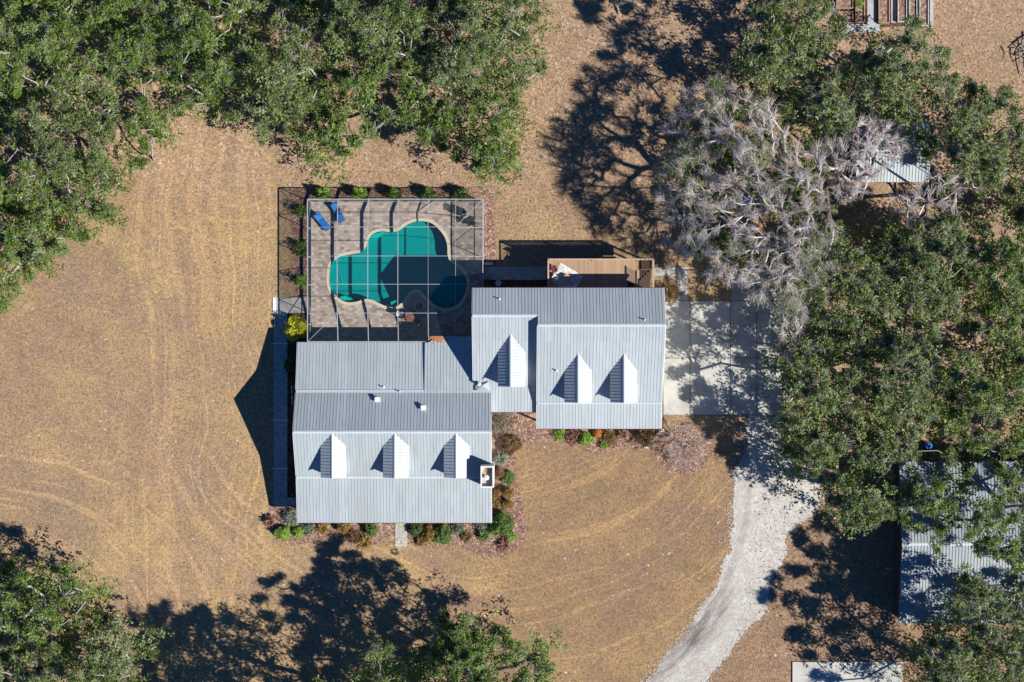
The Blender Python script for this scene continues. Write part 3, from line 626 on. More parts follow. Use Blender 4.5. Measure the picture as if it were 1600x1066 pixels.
# ------------------------------------------------------------------ pool screen enclosure
cage = empty('screen_enclosure', (-11, 6, 0.1), 'hip-edged aluminium screen cage over the swimming pool and paver deck', 'pool cage')
cx0, cx1, cy0, cy1, ze, zf_ = -19.58, -2.79, -0.06, 13.57, 2.75, 3.45
fx0, fx1, fy0, fy1 = -16.67, -5.39, 2.66, 10.86
bx = [-16.67, -13.75, -10.88, -8.0, -5.39]; py_l = [10.86, 8.10, 5.41, 2.66]
def cz(x, y):
    k = min((x - cx0) / (fx0 - cx0), (cx1 - x) / (cx1 - fx1), (y - cy0) / (fy0 - cy0), (cy1 - y) / (cy1 - fy1), 1); return ze + (zf_ - ze) * k
for x in bx:
    b = MB(); pts = [(x, cy1), (x, fy1), (x, fy0), (x, cy0 if x < -7 else .55)]
    dpt = .27 if x < -6 else .11
    for a, c in zip(pts, pts[1:]): b.bar((*a, (ze if a[1] in (cy0, cy1) else zf_) - dpt / 2), (*c, (ze if c[1] in (cy0, cy1) else zf_ if c[1] != .55 else ze + .15) - dpt / 2), .042, dpt)
    b.build('beam', M['alu'], cage)
for y in py_l:
    b = MB(); b.bar((cx0, y, ze), (fx0, y, zf_), .038, .05); b.bar((fx0, y, zf_), (fx1, y, zf_), .038, .05)
    b.bar((fx1, y, zf_), (cx1, y, ze), .038, .05); b.build('purlin', M['alu'], cage)
for a, c in (((cx0, cy0), (fx0, fy0)), ((cx0, cy1), (fx0, fy1)), ((cx1, cy1), (fx1, fy1))):
    b = MB(); b.bar((*a, ze), (*c, zf_), .035, .05); b.build('hip_beam', M['alu'], cage)
for a, c in (((cx0, cy0), (cx0, cy1)), ((cx0, cy1), (cx1, cy1)), ((cx1, cy1), (cx1, 4.6)), ((cx0, cy0), (-8.0, cy0))):
    b = MB(); b.bar((*a, ze), (*c, ze), .06, .1); b.build('eave_beam', M['alu'], cage)
    if a[1] != cy0 or c[1] != cy0:
        b = MB(); b.bar((*a, .85), (*c, .85), .05); b.build('chair_rail', M['alu'], cage); b = MB(); b.bar((*a, .13), (*c, .13), .05); b.build('sill_rail', M['alu'], cage)
for x in [cx0] + bx + [cx1]: b = MB(); b.bb(x - .03, x + .03, cy1 - .03, cy1 + .03, .1, ze - .05); b.build('post', M['alu'], cage)
for y in [cy0, 1.6] + py_l: b = MB(); b.bb(cx0 - .03, cx0 + .03, y - .03, y + .03, .1, ze - .05); b.build('post', M['alu'], cage)
for y in [10.86, 8.10, 5.2]: b = MB(); b.bb(cx1 - .03, cx1 + .03, y - .03, y + .03, .1, ze - .05); b.build('post', M['alu'], cage)
for a, c in (((cx0, cy1, .85), (cx0, fy1, ze)), ((cx0, cy1, ze), (fx0, cy1, .85)), ((cx1, 8.1, ze), (cx1, 10.86, .85))):
    b = MB(); b.bar(a, c, .035); b.build('brace', M['alu'], cage)
b = MB(); e = .005
S4 = [(cx0, cy0, ze), (cx1, cy0, ze), (cx1, cy1, ze), (cx0, cy1, ze), (fx0, fy0, zf_), (fx1, fy0, zf_), (fx1, fy1, zf_), (fx0, fy1, zf_)]
b.add(S4, [(4, 5, 6, 7), (0, 1, 5, 4), (1, 2, 6, 5), (2, 3, 7, 6), (3, 0, 4, 7)])
b.build('roof_screen', M['screen'], cage)
b = MB()
b.add([(cx0, cy0, .1), (cx0, cy1, .1), (cx0, cy1, ze), (cx0, cy0, ze)], [(0, 1, 2, 3)]); b.add([(cx0, cy1, .1), (cx1, cy1, .1), (cx1, cy1, ze), (cx0, cy1, ze)], [(0, 1, 2, 3)])
b.add([(cx1, 5.0, .1), (cx1, cy1, .1), (cx1, cy1, ze), (cx1, 5.0, ze)], [(0, 1, 2, 3)]); b.build('wall_screen', M['wall_screen'], cage)

# ------------------------------------------------------------------ raised timber deck north of the garage
deckt = empty('timber_deck', (8, 6, 0), 'raised brown timber deck with railings and a stair against the garage', 'deck')
dxa, dxb, dxs, dya, dyb, dzt = 3.40, 12.0, 13.42, 4.70, 7.80, 2.95
b = MB(); x = dxa
while x < dxb - .05: b.bb(x, min(x + .135, dxb), dya, dyb, dzt - .03, dzt); x += .14
b.build('floor_boards', M['deckwood'], deckt)
b = MB(); b.bb(dxa, dxs, dyb - .05, dyb, dzt - .28, dzt - .035); b.bb(dxa, dxb, dya, dya + .05, dzt - .28, dzt - .035)
x = dxa
while x < dxb + .1: b.bb(x, x + .045, dya + .05, dyb - .05, dzt - .27, dzt - .04); x += .6
b.build('joists', M['railwood'], deckt)
for x, y in ((dxa + .08, dyb - .1), (7.7, dyb - .1), (dxb, dyb - .1), (dxs - .05, dyb - .1), (dxs - .05, dya + .1), (dxa + .08, dya + .15)):
    b = MB(); b.bb(x - .07, x + .07, y - .07, y + .07, 0, dzt + .95); b.build('post', M['railwood'], deckt)
for a, c in (((dxa + .05, dya), (dxa + .05, dyb - .05)), ((dxa, dyb - .05), (dxs, dyb - .05)), ((dxs, dya), (dxs, dyb)), ((dxb, dya), (dxb, dyb - 1.1))):
    a = Vector((*a, 0)); c = Vector((*c, 0)); L = (c - a).length; b = MB()
    b.bar(a + Vector((0, 0, dzt + .98)), c + Vector((0, 0, dzt + .98)), .15, .035); b.bar(a + Vector((0, 0, dzt + .12)), c + Vector((0, 0, dzt + .12)), .05, .08)
    k = int(L / .13)
    for i in range(1, k): q = a.lerp(c, i / k); b.bb(q.x - .018, q.x + .018, q.y - .018, q.y + .018, dzt + .14, dzt + .96)
    b.build('railing', M['railwood'], deckt)
b = MB()
b.bb(dxb + .1, dxs - .06, dyb - .95, dyb - .05, dzt - .05, dzt - .01)
for i in range(14):
    z = dzt - .2 - i * .2; y = dyb - 1.1 - i * .24
    if y > dya + .1: b.bb(dxb + .12, dxs - .08, y - .13, y + .13, z - .04, z)
b.build('stair', M['stairwood_shaded'], deckt)

# ------------------------------------------------------------------ outbuildings on the east side
def shed(name, label, x0, x1, y0, y1, z_lo, z_hi, mat, ridge='mid', ribs=.3):
    a = P(x0, y1, (z_lo + z_hi) / 2); c = P(x1, y0, (z_lo + z_hi) / 2)
    t = empty(name, ((a.x + c.x) / 2, (a.y + c.y) / 2, 0), label, 'shed')
    if ridge == 'mid':
        ym = (a.y + c.y) / 2
        b = MB(); roof_panel(b, (a.x, ym, z_hi), (c.x, ym, z_hi), (c.x, a.y, z_lo), (a.x, a.y, z_lo), ribs); b.build('roof', mat, t)
        b = MB(); roof_panel(b, (a.x, ym, z_hi), (c.x, ym, z_hi), (c.x, c.y, z_lo), (a.x, c.y, z_lo), ribs); b.build('roof', mat, t)
        m_ = MB(); m_.profx([(a.y + .3, 0), (a.y + .3, z_lo - .02), (ym, z_hi - .15), (c.y - .3, z_lo - .02), (c.y - .3, 0)], a.x + .3, c.x - .3); m_.build('wall', M['barn_dark_side'], t)
        ridge_cap((a.x, ym, z_hi), (c.x, ym, z_hi), .16, (0, .97, -.2), (0, -.97, -.2), M['cap'], t)
    else:
        b = MB(); roof_panel(b, (a.x, c.y, z_hi), (c.x, c.y, z_hi), (c.x, a.y, z_lo), (a.x, a.y, z_lo), ribs); b.build('roof', mat, t)
        m_ = MB(); m_.profx([(a.y + .3, 0), (a.y + .3, z_lo - .05), (c.y - .3, z_hi - .15), (c.y - .3, 0)], a.x + .3, c.x - .3); m_.build('wall', M['siding'], t)
    m_ = MB(); m_.box(((a.x + c.x) / 2, a.y + .28, 1.1), (2.4, .06, 2.1)); m_.build('door', M['darkmetal'], t)
    return t
shed('metal_barn', 'long metal-roofed barn half hidden by oaks in the lower right', 1407, 1680, 722, 976, 3.0, 4.1, M['roof_dim'])
a = P(1238, 1034); c = P(1410, 1150); m_ = MB(); m_.bb(a.x, c.x, c.y, a.y, -.05, .12); tag(m_.build('concrete_pad', M['concrete']), 'flat concrete pad at the bottom edge', kind='structure')
shed('small_barn', 'pale metal-roofed outbuilding seen through bare branches at upper right', 1338, 1453, 186, 284, 2.6, 3.3, M['roof'])
# ------------------------------------------------------------------ vegetation
def tuft_leaves(c, n, spread, L, W, rng, up=0.5):
    """c (N,3) tuft centres, n leaves per tuft radiating outward; returns V,F"""
    N = len(c); m = N * n
    C = np.repeat(c, n, axis=0)
    d = rng.normal(size=(m, 3)); d[:, 2] = d[:, 2] * .7 + up * .6; d /= np.linalg.norm(d, axis=1, keepdims=True)
    base = C + d * (spread * rng.uniform(.15, .9, (m, 1)))
    nrm = rng.normal(size=(m, 3)) * .38 + d * .25 + np.repeat(rng.normal(size=(N, 3)) * .42, n, axis=0); nrm[:, 2] += .75
    nrm /= np.linalg.norm(nrm, axis=1, keepdims=True)
    ax = d - nrm * (d * nrm).sum(1, keepdims=True); ax /= np.linalg.norm(ax, axis=1, keepdims=True) + 1e-6
    sd = np.cross(nrm, ax)
    l = L * rng.uniform(.6, 1.3, (m, 1)); w = W * rng.uniform(.6, 1.3, (m, 1))
    V = np.stack([base, base + ax * l * .5 + sd * w * .5, base + ax * l, base + ax * l * .5 - sd * w * .5], axis=1).reshape(-1, 3)
    F = np.arange(m * 4, dtype=np.int32).reshape(-1, 4)
    return V, F
def in_poly(x, y, poly):
    p = np.array(poly, float); inside = np.zeros(x.shape, bool); j = len(p) - 1
    for i in range(len(p)):
        c = ((p[i, 1] > y) != (p[j, 1] > y)) & (x < (p[j, 0] - p[i, 0]) * (y - p[i, 1]) / (p[j, 1] - p[i, 1] + 1e-12) + p[i, 0])
        inside ^= c; j = i
    return inside
def edge_dist(x, y, poly):
    p = np.array(poly, float); best = np.full(x.shape, 1e9)
    for a, b in zip(p, np.roll(p, -1, axis=0)):
        ab = b - a; t = np.clip(((x - a[0]) * ab[0] + (y - a[1]) * ab[1]) / (ab @ ab + 1e-9), 0, 1)
        best = np.minimum(best, np.hypot(x - a[0] - t * ab[0], y - a[1] - t * ab[1]))
    return best
def poisson(poly, sp, rng, holes=()):
    p = np.array(poly, float); x0, y0 = p.min(0); x1, y1 = p.max(0)
    n = int((x1 - x0) * (y1 - y0) / sp ** 2 * 9)
    X = rng.uniform(x0, x1, n); Y = rng.uniform(y0, y1, n)
    ok = in_poly(X, Y, poly)
    for hx, hy, hr in holes: ok &= np.hypot(X - hx, Y - hy) > hr
    X = X[ok]; Y = Y[ok]; grid = {}; out = []
    for x, y in zip(X, Y):
        gx, gy = int(x // sp), int(y // sp); good = True
        for i in (-1, 0, 1):
            for j in (-1, 0, 1):
                for q in grid.get((gx + i, gy + j), ()):
                    if (q[0] - x) ** 2 + (q[1] - y) ** 2 < sp * sp: good = False; break
        if good: grid.setdefault((gx, gy), []).append((x, y)); out.append((x, y))
    return np.array(out)
def tubes_np(segs, n=5):
    """segs list of (pts (k,3) array, radii (k,)); returns V,F quads"""
    Vs, Fs, off = [], [], 0; ang = np.arange(n) * 2 * PI / n; ca, sa = np.cos(ang), np.sin(ang)
    for pts, rad in segs:
        k = len(pts); d = np.gradient(pts, axis=0); d /= np.linalg.norm(d, axis=1, keepdims=True) + 1e-9
        ref = np.where(np.abs(d[:, 2:3]) < .9, np.array([[0, 0, 1.]]), np.array([[1., 0, 0]]))
        u = np.cross(d, ref); u /= np.linalg.norm(u, axis=1, keepdims=True) + 1e-9; w = np.cross(d, u)
        ring = pts[:, None] + (u[:, None] * ca[None, :, None] + w[:, None] * sa[None, :, None]) * np.asarray(rad)[:, None, None]
        Vs.append(ring.reshape(-1, 3)); i = np.arange(k - 1)[:, None] * n; q = np.arange(n)[None, :]; q2 = (q + 1) % n
        Fs.append((np.stack([i + q, i + q2, i + n + q2, i + n + q], axis=-1).reshape(-1, 4) + off)); off += k * n
    return np.concatenate(Vs), np.concatenate(Fs)
def sticks(a, b, r0, r1):
    """many straight 3-sided twigs, vectorised"""
    d = b - a; d /= np.linalg.norm(d, axis=1, keepdims=True) + 1e-9
    ref = np.tile(np.array([[.3, .2, .93]]), (len(a), 1)); u = np.cross(d, ref); u /= np.linalg.norm(u, axis=1, keepdims=True) + 1e-9; w = np.cross(d, u)
    V = []
    for p, r in ((a, r0), (b, r1)):
        for k in range(3): V.append(p + (u * math.cos(k * 2.094) + w * math.sin(k * 2.094)) * (r if np.isscalar(r) else r[:, None]))
    V = np.stack(V, axis=1).reshape(-1, 3); base = np.arange(len(a))[:, None, None] * 6
    F = (np.array([[0, 1, 4, 3], [1, 2, 5, 4], [2, 0, 3, 5]])[None] + base).reshape(-1, 4); return V, F
def limbs(root, nodes, rng, r_unit=.030, fork=2.0, sag=.15):
    """pipe-model branch skeleton from the trunk base to every cluster"""
    root = np.array(root); f = root + np.array([rng.normal() * .25, rng.normal() * .25, fork])
    pts = [root, f]; par = [-1, 0]; path = [0, fork]
    order = np.argsort(np.linalg.norm(nodes - f, axis=1))
    for i in order:
        c = nodes[i]; A = np.array(pts[1:]); d = np.linalg.norm(A - c, axis=1)
        cost = d + .45 * np.array(path[1:]); j = int(np.argmin(cost)) + 1
        pts.append(c); par.append(j); path.append(path[j] + d[j - 1])
    cnt = np.ones(len(pts))
    for i in range(len(pts) - 1, 0, -1): cnt[par[i]] += cnt[i]
    rad = r_unit * np.sqrt(cnt); rad[0] = rad[1] * 1.35
    segs = []
    for i in range(1, len(pts)):
        a, b = pts[par[i]], pts[i]; L = np.linalg.norm(b - a)
        j1, j2 = rng.normal(size=3) * L * .08, rng.normal(size=3) * L * .08; j1[2] -= L * sag * .4
        ra, rb = min(rad[par[i]], rad[i] * 1.5), rad[i]
        segs.append((np.array([a, a + (b - a) * .35 + j1, a + (b - a) * .7 + j2, b]), [ra, ra * .7 + rb * .3, ra * .3 + rb * .7, rb]))
    return segs, np.array(pts), par
def shape_z(x, y, tr, poly, rng, lo=.50):
    """height of a canopy cluster centre from its trunk distance and the region rim"""
    d = np.hypot(x - tr[0], y - tr[1]) / tr[3]; e = edge_dist(x, y, poly)
    z = tr[2] * (lo + (1 - lo) * np.clip(1 - d ** 2, 0, 1)); z *= .80 + .20 * np.clip(e / 45, 0, 1)
    return z + rng.normal(size=x.shape) * .8
def P_np(x, y, z): k = (1 - z / H) / S; return np.stack([(x - 800) * k, (533 - y) * k, z], axis=1)
def build_crown_trees(region, trees, sp, seed, mat, holes=(), n_tuft=27, n_leaf=28, L=.195, W=.105, keep=1.0, bark='bark', twigs=1.0, group=None, kindname='oak_tree', lower=1.0, rr=(.46, .88), hollow=.25, inset=7):
    """trees: list of (px,py,height,radius_px,label). One crown and one trunk object per tree"""
    rng = np.random.RandomState(seed)
    holes = [(a_, b_, c_ + 6) for a_, b_, c_ in holes]; pts = poisson(region, sp, rng, holes); pts = pts[edge_dist(pts[:, 0], pts[:, 1], region) > inset]; pts = pts[rng.uniform(size=len(pts)) < keep]
    T = np.array([t[:4] for t in trees], float)
    dist = np.hypot(pts[:, 0:1] - T[None, :, 0], pts[:, 1:2] - T[None, :, 1]) / T[None, :, 3]
    own = dist.argmin(1)
    for k, tr in enumerate(trees):
        q = pts[own == k]
        if len(q) < 3: continue
        z = shape_z(q[:, 0], q[:, 1], tr, region, rng)
        # boughs: some clusters hang well below their neighbours and leave shaded hollows
        ph = rng.uniform(0, 6.28, 6); X, Y = q[:, 0] / S, q[:, 1] / S
        bn = np.sin(X * 1.0 + ph[0] + 1.3 * np.sin(Y * .8 + ph[1])) + np.sin(Y * 1.1 + ph[2] + 1.3 * np.sin(X * .9 + ph[3])) + rng.normal(size=len(q)) * .55
        deep = bn < np.quantile(bn, hollow); C = P_np(q[:, 0], q[:, 1], z); Cd = P_np(q[deep, 0], q[deep, 1], z[deep] * .55); C = C[~deep]
        gp = P(tr[0], tr[1], tr[2] * .8); root = (gp.x, gp.y, 0.0)
        t = empty(kindname, root, tr[4], tr[5] if len(tr) > 5 else 'oak tree', group)
        # tufts over the upper part of each cluster
        R = rng.uniform(*rr, size=len(C)) * sp / 22.0
        nt = n_tuft; m = len(C) * nt; el = rng.uniform(.65, 1.45, len(C)); ell = np.repeat(np.stack([el, 1 / el, np.ones(len(C))], 1), nt, axis=0)
        d = rng.normal(size=(m, 3)); d[:, 2] = np.abs(d[:, 2]) * .9 - .25; d /= np.linalg.norm(d, axis=1, keepdims=True)
        rad = np.repeat(R, nt)[:, None] * rng.uniform(.45, 1.22, (m, 1)); tc = np.repeat(C, nt, axis=0) + d * rad * np.array([[1.0, 1.0, .78]]) * ell
        V1, F1 = tuft_leaves(tc, n_leaf, .21, L, W, rng)
        Vl, Fl = [V1], [F1]
        lowm = rng.uniform(size=len(C)) < lower
        if lowm.any():
            zk = C[:, 2]; ppx = 800 + C[:, 0] * S / (1 - zk / H); ppy = 533 - C[:, 1] * S / (1 - zk / H); lowm &= edge_dist(ppx, ppy, region) > 17; cl = C[lowm]; c1 = np.concatenate([cl[rng.uniform(size=len(cl)) < .75] - [[0, 0, 2.0]], cl + rng.normal(size=cl.shape) * [[.9, .9, .4]] - [[0, 0, 2.8]], cl + rng.normal(size=cl.shape) * [[1.1, 1.1, .5]] - [[0, 0, 4.2]], Cd, Cd + rng.normal(size=Cd.shape) * [[.9, .9, .6]] - [[0, 0, 1.2]]])
            c1 = c1[c1[:, 2] > 1.5]; k1 = c1[:, 2]; hx = 800 + c1[:, 0] * S / (1 - k1 / H); hy = 533 - c1[:, 1] * S / (1 - k1 / H); okh = np.ones(len(c1), bool)
            for a_, b_, c_ in holes: okh &= np.hypot(hx - a_, hy - b_) > c_ + 3
            c1 = c1[okh]; c2 = c1 + rng.normal(size=(len(c1), 3)) * np.array([[.5, .5, .3]])
            m2 = len(c2) * 10; d2 = rng.normal(size=(m2, 3)); tc2 = np.repeat(c2, 10, axis=0) + d2 * np.array([[.62, .62, .4]])
            V2, F2 = tuft_leaves(tc2, 13, .34, L * 1.3, W * 1.5, rng); Vl.append(V2); Fl.append(F2 + len(V1))
        np_mesh('crown', np.concatenate(Vl), np.concatenate(Fl), M[tr[6]] if len(tr) > 6 else M[mat], t)
        segs, pp, par = limbs(root, C - np.array([[0, 0, .25]]), rng)
        V, F = tubes_np(segs, 6)
        # pale twigs poking through the leaves
        nk = int(11 * twigs)
        if nk:
            a = np.repeat(C - np.array([[0, 0, .15]]), nk, axis=0); dd = rng.normal(size=(len(a), 3)); dd[:, 2] = np.abs(dd[:, 2]) * .75 + .15; dd /= np.linalg.norm(dd, axis=1, keepdims=True)
            Ln = rng.uniform(.5, 1.25, (len(a), 1)); b_ = a + dd * Ln * np.array([[1, 1, .85]]); Vs, Fs = sticks(a, b_, .020, .010)
            a3 = np.repeat(a + (b_ - a) * .5, 3, axis=0); b3 = a3 + (np.repeat(dd, 3, axis=0) + rng.normal(size=a3.shape) * .5) * .45; V3_, F3_ = sticks(a3, b3, .016, .008)
            F = np.concatenate([F, Fs + len(V), F3_ + len(V) + len(Vs)]); V = np.concatenate([V, Vs, V3_])
        np_mesh('trunk', V, F, M[bark], t, smooth=True)
def bare_tree(region, tr, sp, seed, mat='twig', holes=(), n_twig=30, group=None, name='bare_tree', green=None, r_unit=.034, tw=.018, ln=(.5, 1.25), lo=.62, thick=.13, zones=()):
    rng = np.random.RandomState(seed); q = poisson(region, sp, rng, holes)
    if len(q) > 60:
        X, Y = q[:, 0] / S, q[:, 1] / S; bn = np.sin(X * 1.3 + 1.5 * np.sin(Y * .9)) + np.sin(Y * 1.4 + 1.5 * np.sin(X * .8 + 2)) + rng.normal(size=len(q)) * .4; q = q[bn > np.quantile(bn, .12)]
    z = shape_z(q[:, 0], q[:, 1], tr, region, rng, lo); C = P_np(q[:, 0], q[:, 1], z); gp = P(tr[0], tr[1], tr[2] * .6); root = (gp.x, gp.y, 0.0)
    t = empty(name, root, tr[4], tr[5], group)
    segs, pp, par = limbs(root, C, rng, r_unit=r_unit, fork=min(2.0, tr[2] * .2)); V, F = tubes_np([s_ for s_ in segs if s_[1][0] <= thick], 6)
    order = np.argsort(np.linalg.norm(C - (np.array(root) + [0, 0, 2.]), axis=1))
    out = np.zeros_like(C)
    for rank, i in enumerate(order): out[i] = C[i] - pp[par[rank + 2]]
    out /= np.linalg.norm(out, axis=1, keepdims=True) + 1e-6
    n = n_twig; a = np.repeat(C, n, axis=0) - np.repeat(out, n, axis=0) * rng.uniform(0, .7, (len(C) * n, 1))
    d = np.repeat(out, n, axis=0) * 1.0 + rng.normal(size=a.shape) * .36; d[:, 2] += .3; d /= np.linalg.norm(d, axis=1, keepdims=True)
    Lg = rng.uniform(*ln, (len(a), 1)); mid = a + d * Lg * .55; d2 = d + rng.normal(size=a.shape) * .25; b_ = mid + d2 * Lg * .5
    parts = [sticks(a, mid, tw * 1.3, tw), sticks(mid, b_, tw, tw * .5)]
    a3 = np.repeat(mid, 3, axis=0); d3 = np.repeat(d, 3, axis=0) + rng.normal(size=a3.shape) * .5; b3 = a3 + d3 * np.repeat(Lg, 3, axis=0) * .42; parts.append(sticks(a3, b3, tw * .75, tw * .4))
    for Vs, Fs in parts: F = np.concatenate([F, Fs + len(V)]); V = np.concatenate([V, Vs])
    big = [s_ for s_ in segs if s_[1][0] > thick]; small = [s_ for s_ in segs if s_[1][0] <= thick]
    if big: Vb, Fb = tubes_np(big, 7); np_mesh('trunk', Vb, Fb, M['darkbark'], t, smooth=True)
    np_mesh('twigs', V, F, M[mat], t, smooth=True)
    if green is not None:
        g_ = C[rng.uniform(size=len(C)) < green]; m = len(g_) * 8; tc = np.repeat(g_, 8, axis=0) + rng.normal(size=(m, 3)) * .55 - [[0, 0, 1.0]]
        zk = C[:, 2]; ppx = 800 + C[:, 0] * S / (1 - zk / H); ppy = 533 - C[:, 1] * S / (1 - zk / H); zm = np.zeros(len(C), bool)
        for zx, zy, zr in zones: zm |= np.hypot(ppx - zx, ppy - zy) < zr
        cz_ = C[zm]; m3 = len(cz_) * 16; tc = np.concatenate([tc, np.repeat(cz_, 16, axis=0) + rng.normal(size=(m3, 3)) * [[.42, .42, .3]]])
        Vg, Fg = tuft_leaves(tc, 16, .22, .17, .08, rng); np_mesh('crown', Vg, Fg, M['oak_grey'], t)
    return t
# -- upper left grove
GL = [(-90, -90), (840, -90), (838, 0), (855, 38), (848, 80), (858, 112), (835, 128), (838, 160), (815, 185), (818, 225), (815, 262), (790, 283), (765, 288), (745, 275), (735, 255), (700, 245), (690, 235), (660, 225), (645, 208),
      (605, 205), (590, 243), (565, 233), (545, 250), (522, 248), (510, 268), (497, 280), (478, 268), (475, 245), (452, 238), (448, 205), (432, 192), (425, 220), (410, 233), (388, 215), (358, 200), (345, 180), (318, 170), (300, 165), (285, 190),
      (255, 225), (235, 240), (213, 283), (185, 288), (172, 300), (200, 320), (205, 345), (165, 365), (140, 372), (110, 388), (95, 398), (60, 418), (52, 450), (30, 463), (10, 488), (-90, 540)]
build_crown_trees(GL, [
    (55, 55, 12.5, 115, 'dense green oak filling the top left corner of the photo', 'oak tree'),
    (200, 45, 12, 105, 'green oak at the top edge, second from the top left corner', 'oak tree'),
    (110, 215, 11.5, 110, 'greyish moss-hung oak between the left edge and the long tan gap', 'oak tree', 'oak_grey'),
    (25, 380, 9.5, 105, 'sparse oak on the left edge reaching down to the open lawn', 'oak tree'),
    (210, 235, 9, 62, 'small oak leaning over the lawn beside the pale bare soil gap', 'oak tree'),
    (315, 65, 12.5, 110, 'bright green oak at the top edge above the notch of bare soil', 'oak tree'),
    (435, 95, 12, 100, 'dark green oak above the north-west corner of the pool cage', 'oak tree', 'oak_grey'),
    (575, 45, 13, 105, 'oak at the top edge with pale twigs, above the pool cage', 'oak tree', 'oak_grey'),
    (600, 170, 11.5, 105, 'wide oak round a dark hollow, nearest the back of the pool cage', 'oak tree'),
    (750, 60, 12, 110, 'oak at the right end of the grove beside the shadowed lawn, top edge', 'oak tree', 'oak_grey'),
    (755, 205, 10, 90, 'lower oak whose boughs reach the north-east corner of the pool cage', 'oak tree'),
    (35, 270, 10, 75, 'shaded oak against the left edge above the sparse oak', 'oak tree')],
    20, 11, 'oak', holes=((200, 135, 16), (194, 165, 13), (44, 100, 12), (35, 195, 13), (122, 222, 13), (182, 228, 12), (297, 142, 15), (604, 150, 24), (440, 218, 8), (598, 238, 6), (368, 225, 5), (405, 30, 9), (500, 60, 10), (545, 110, 9), (260, 95, 8), (150, 60, 9), (80, 165, 9), (700, 45, 8), (655, 175, 10), (25, 240, 12), (95, 300, 10), (810, 90, 8), (612, 128, 14), (330, 20, 10), (760, 175, 12), (690, 140, 10), (175, 185, 9)), group='oaks of the north-west grove')
# -- bottom left oak
GB = [(-90, 840), (-20, 862), (18, 863), (45, 880), (60, 878), (76, 890), (95, 872), (120, 888), (150, 908), (153, 945), (185, 962), (205, 985), (213, 1020), (230, 1050), (250, 1140), (-90, 1140)]
build_crown_trees(GB, [(70, 950, 9, 95, 'green oak with a hollow of bare soil, just above the bottom left corner', 'oak tree'), (120, 1070, 10, 110, 'dense oak at the bottom edge of the bottom left corner', 'oak tree', 'oak_grey')],
    20, 12, 'oak', holes=((108, 955, 14), (72, 988, 10), (62, 935, 8)), group='oaks in the bottom left corner')
# -- bottom middle
GM = [(655, 1010), (684, 995), (690, 975), (680, 958), (702, 960), (718, 948), (735, 958), (742, 985), (760, 992), (780, 984), (800, 982), (810, 1000), (826, 992), (850, 1004), (865, 1030), (868, 1066), (885, 1120), (860, 1230), (640, 1240), (620, 1130), (660, 1070)]
build_crown_trees(GM, [(725, 1080, 13, 170, 'leafy oak with a thick pale limb at the bottom edge below the front lawn', 'oak tree', 'oak')], 18, 13, 'oak', hollow=.08, inset=4, holes=((790, 1055, 11), (812, 1040, 7)))
build_crown_trees([(330, 1115), (480, 1085), (600, 1100), (660, 1150), (640, 1290), (420, 1290), (310, 1200)], [(520, 1160, 15, 170, 'large oak below the bottom edge whose broad shadow covers the front lawn', 'oak tree', 'oak')], 19, 14, 'oak', n_leaf=16, hollow=.14)
GS = [(572, 1018), (580, 1003), (592, 996), (603, 1000), (612, 1014), (610, 1035), (618, 1070), (620, 1120), (570, 1120), (566, 1060)]
build_crown_trees(GS, [(592, 1052, 12.5, 60, 'slim light green tree at the bottom edge left of the leafy oak', 'tree', 'oak_light')], 13, 15, 'oak_light', L=.26, W=.09, n_tuft=16, kindname='young_tree', rr=(.7, 1.0))
build_crown_trees([(618, 1050), (632, 1038), (648, 1040), (658, 1056), (660, 1085), (620, 1095)], [(638, 1062, 7, 40, 'small round green tree between the slim light tree and the leafy oak', 'tree', 'oak_light')], 13, 16, 'oak_light', L=.26, W=.09, n_tuft=16, kindname='young_tree')
# -- north-east evergreen group
E1 = [(1190, -90), (1178, 20), (1165, 60), (1158, 100), (1175, 145), (1215, 172), (1238, 212), (1272, 226), (1310, 205), (1352, 168), (1378, 186), (1405, 176), (1425, 200), (1445, 250), (1478, 262), (1500, 292), (1560, 300), (1640, 340), (1690, 180), (1598, 186), (1578, 148),
      (1540, 128), (1503, 118), (1495, 92), (1470, 62), (1440, 44), (1420, 25), (1402, 50), (1375, 62), (1350, 62), (1322, 45), (1312, 0), (1300, -90)]
build_crown_trees(E1, [(1232, 70, 13, 100, 'green oak at the top edge left of the raised garden beds', 'oak tree'), (1300, 165, 11, 70, 'green oak between the bare grey tree and the garden beds', 'oak tree'),
    (1420, 110, 12.5, 100, 'mossy oak just below the raised garden beds', 'oak tree'), (1540, 215, 11.5, 95, 'mossy oak reaching over the tan ground at the upper right edge', 'oak tree'), (1660, 270, 11, 80, 'oak past the right edge, upper half', 'oak tree')],
    20, 21, 'oak_grey', holes=((1325, 72, 20), (1300, 85, 13), (1278, 115, 8), (1465, 185, 14), (1470, 245, 12)), twigs=1.8, inset=2, group='oaks by the garden beds')
build_crown_trees([(1088, 120), (1098, 92), (1125, 95), (1142, 112), (1138, 135), (1110, 145)], [(1115, 118, 10, 40, 'small pale olive treetop just above the bare grey tree', 'tree')], 12, 22, 'oak_grey', twigs=2.5, kindname='small_tree', n_tuft=12)
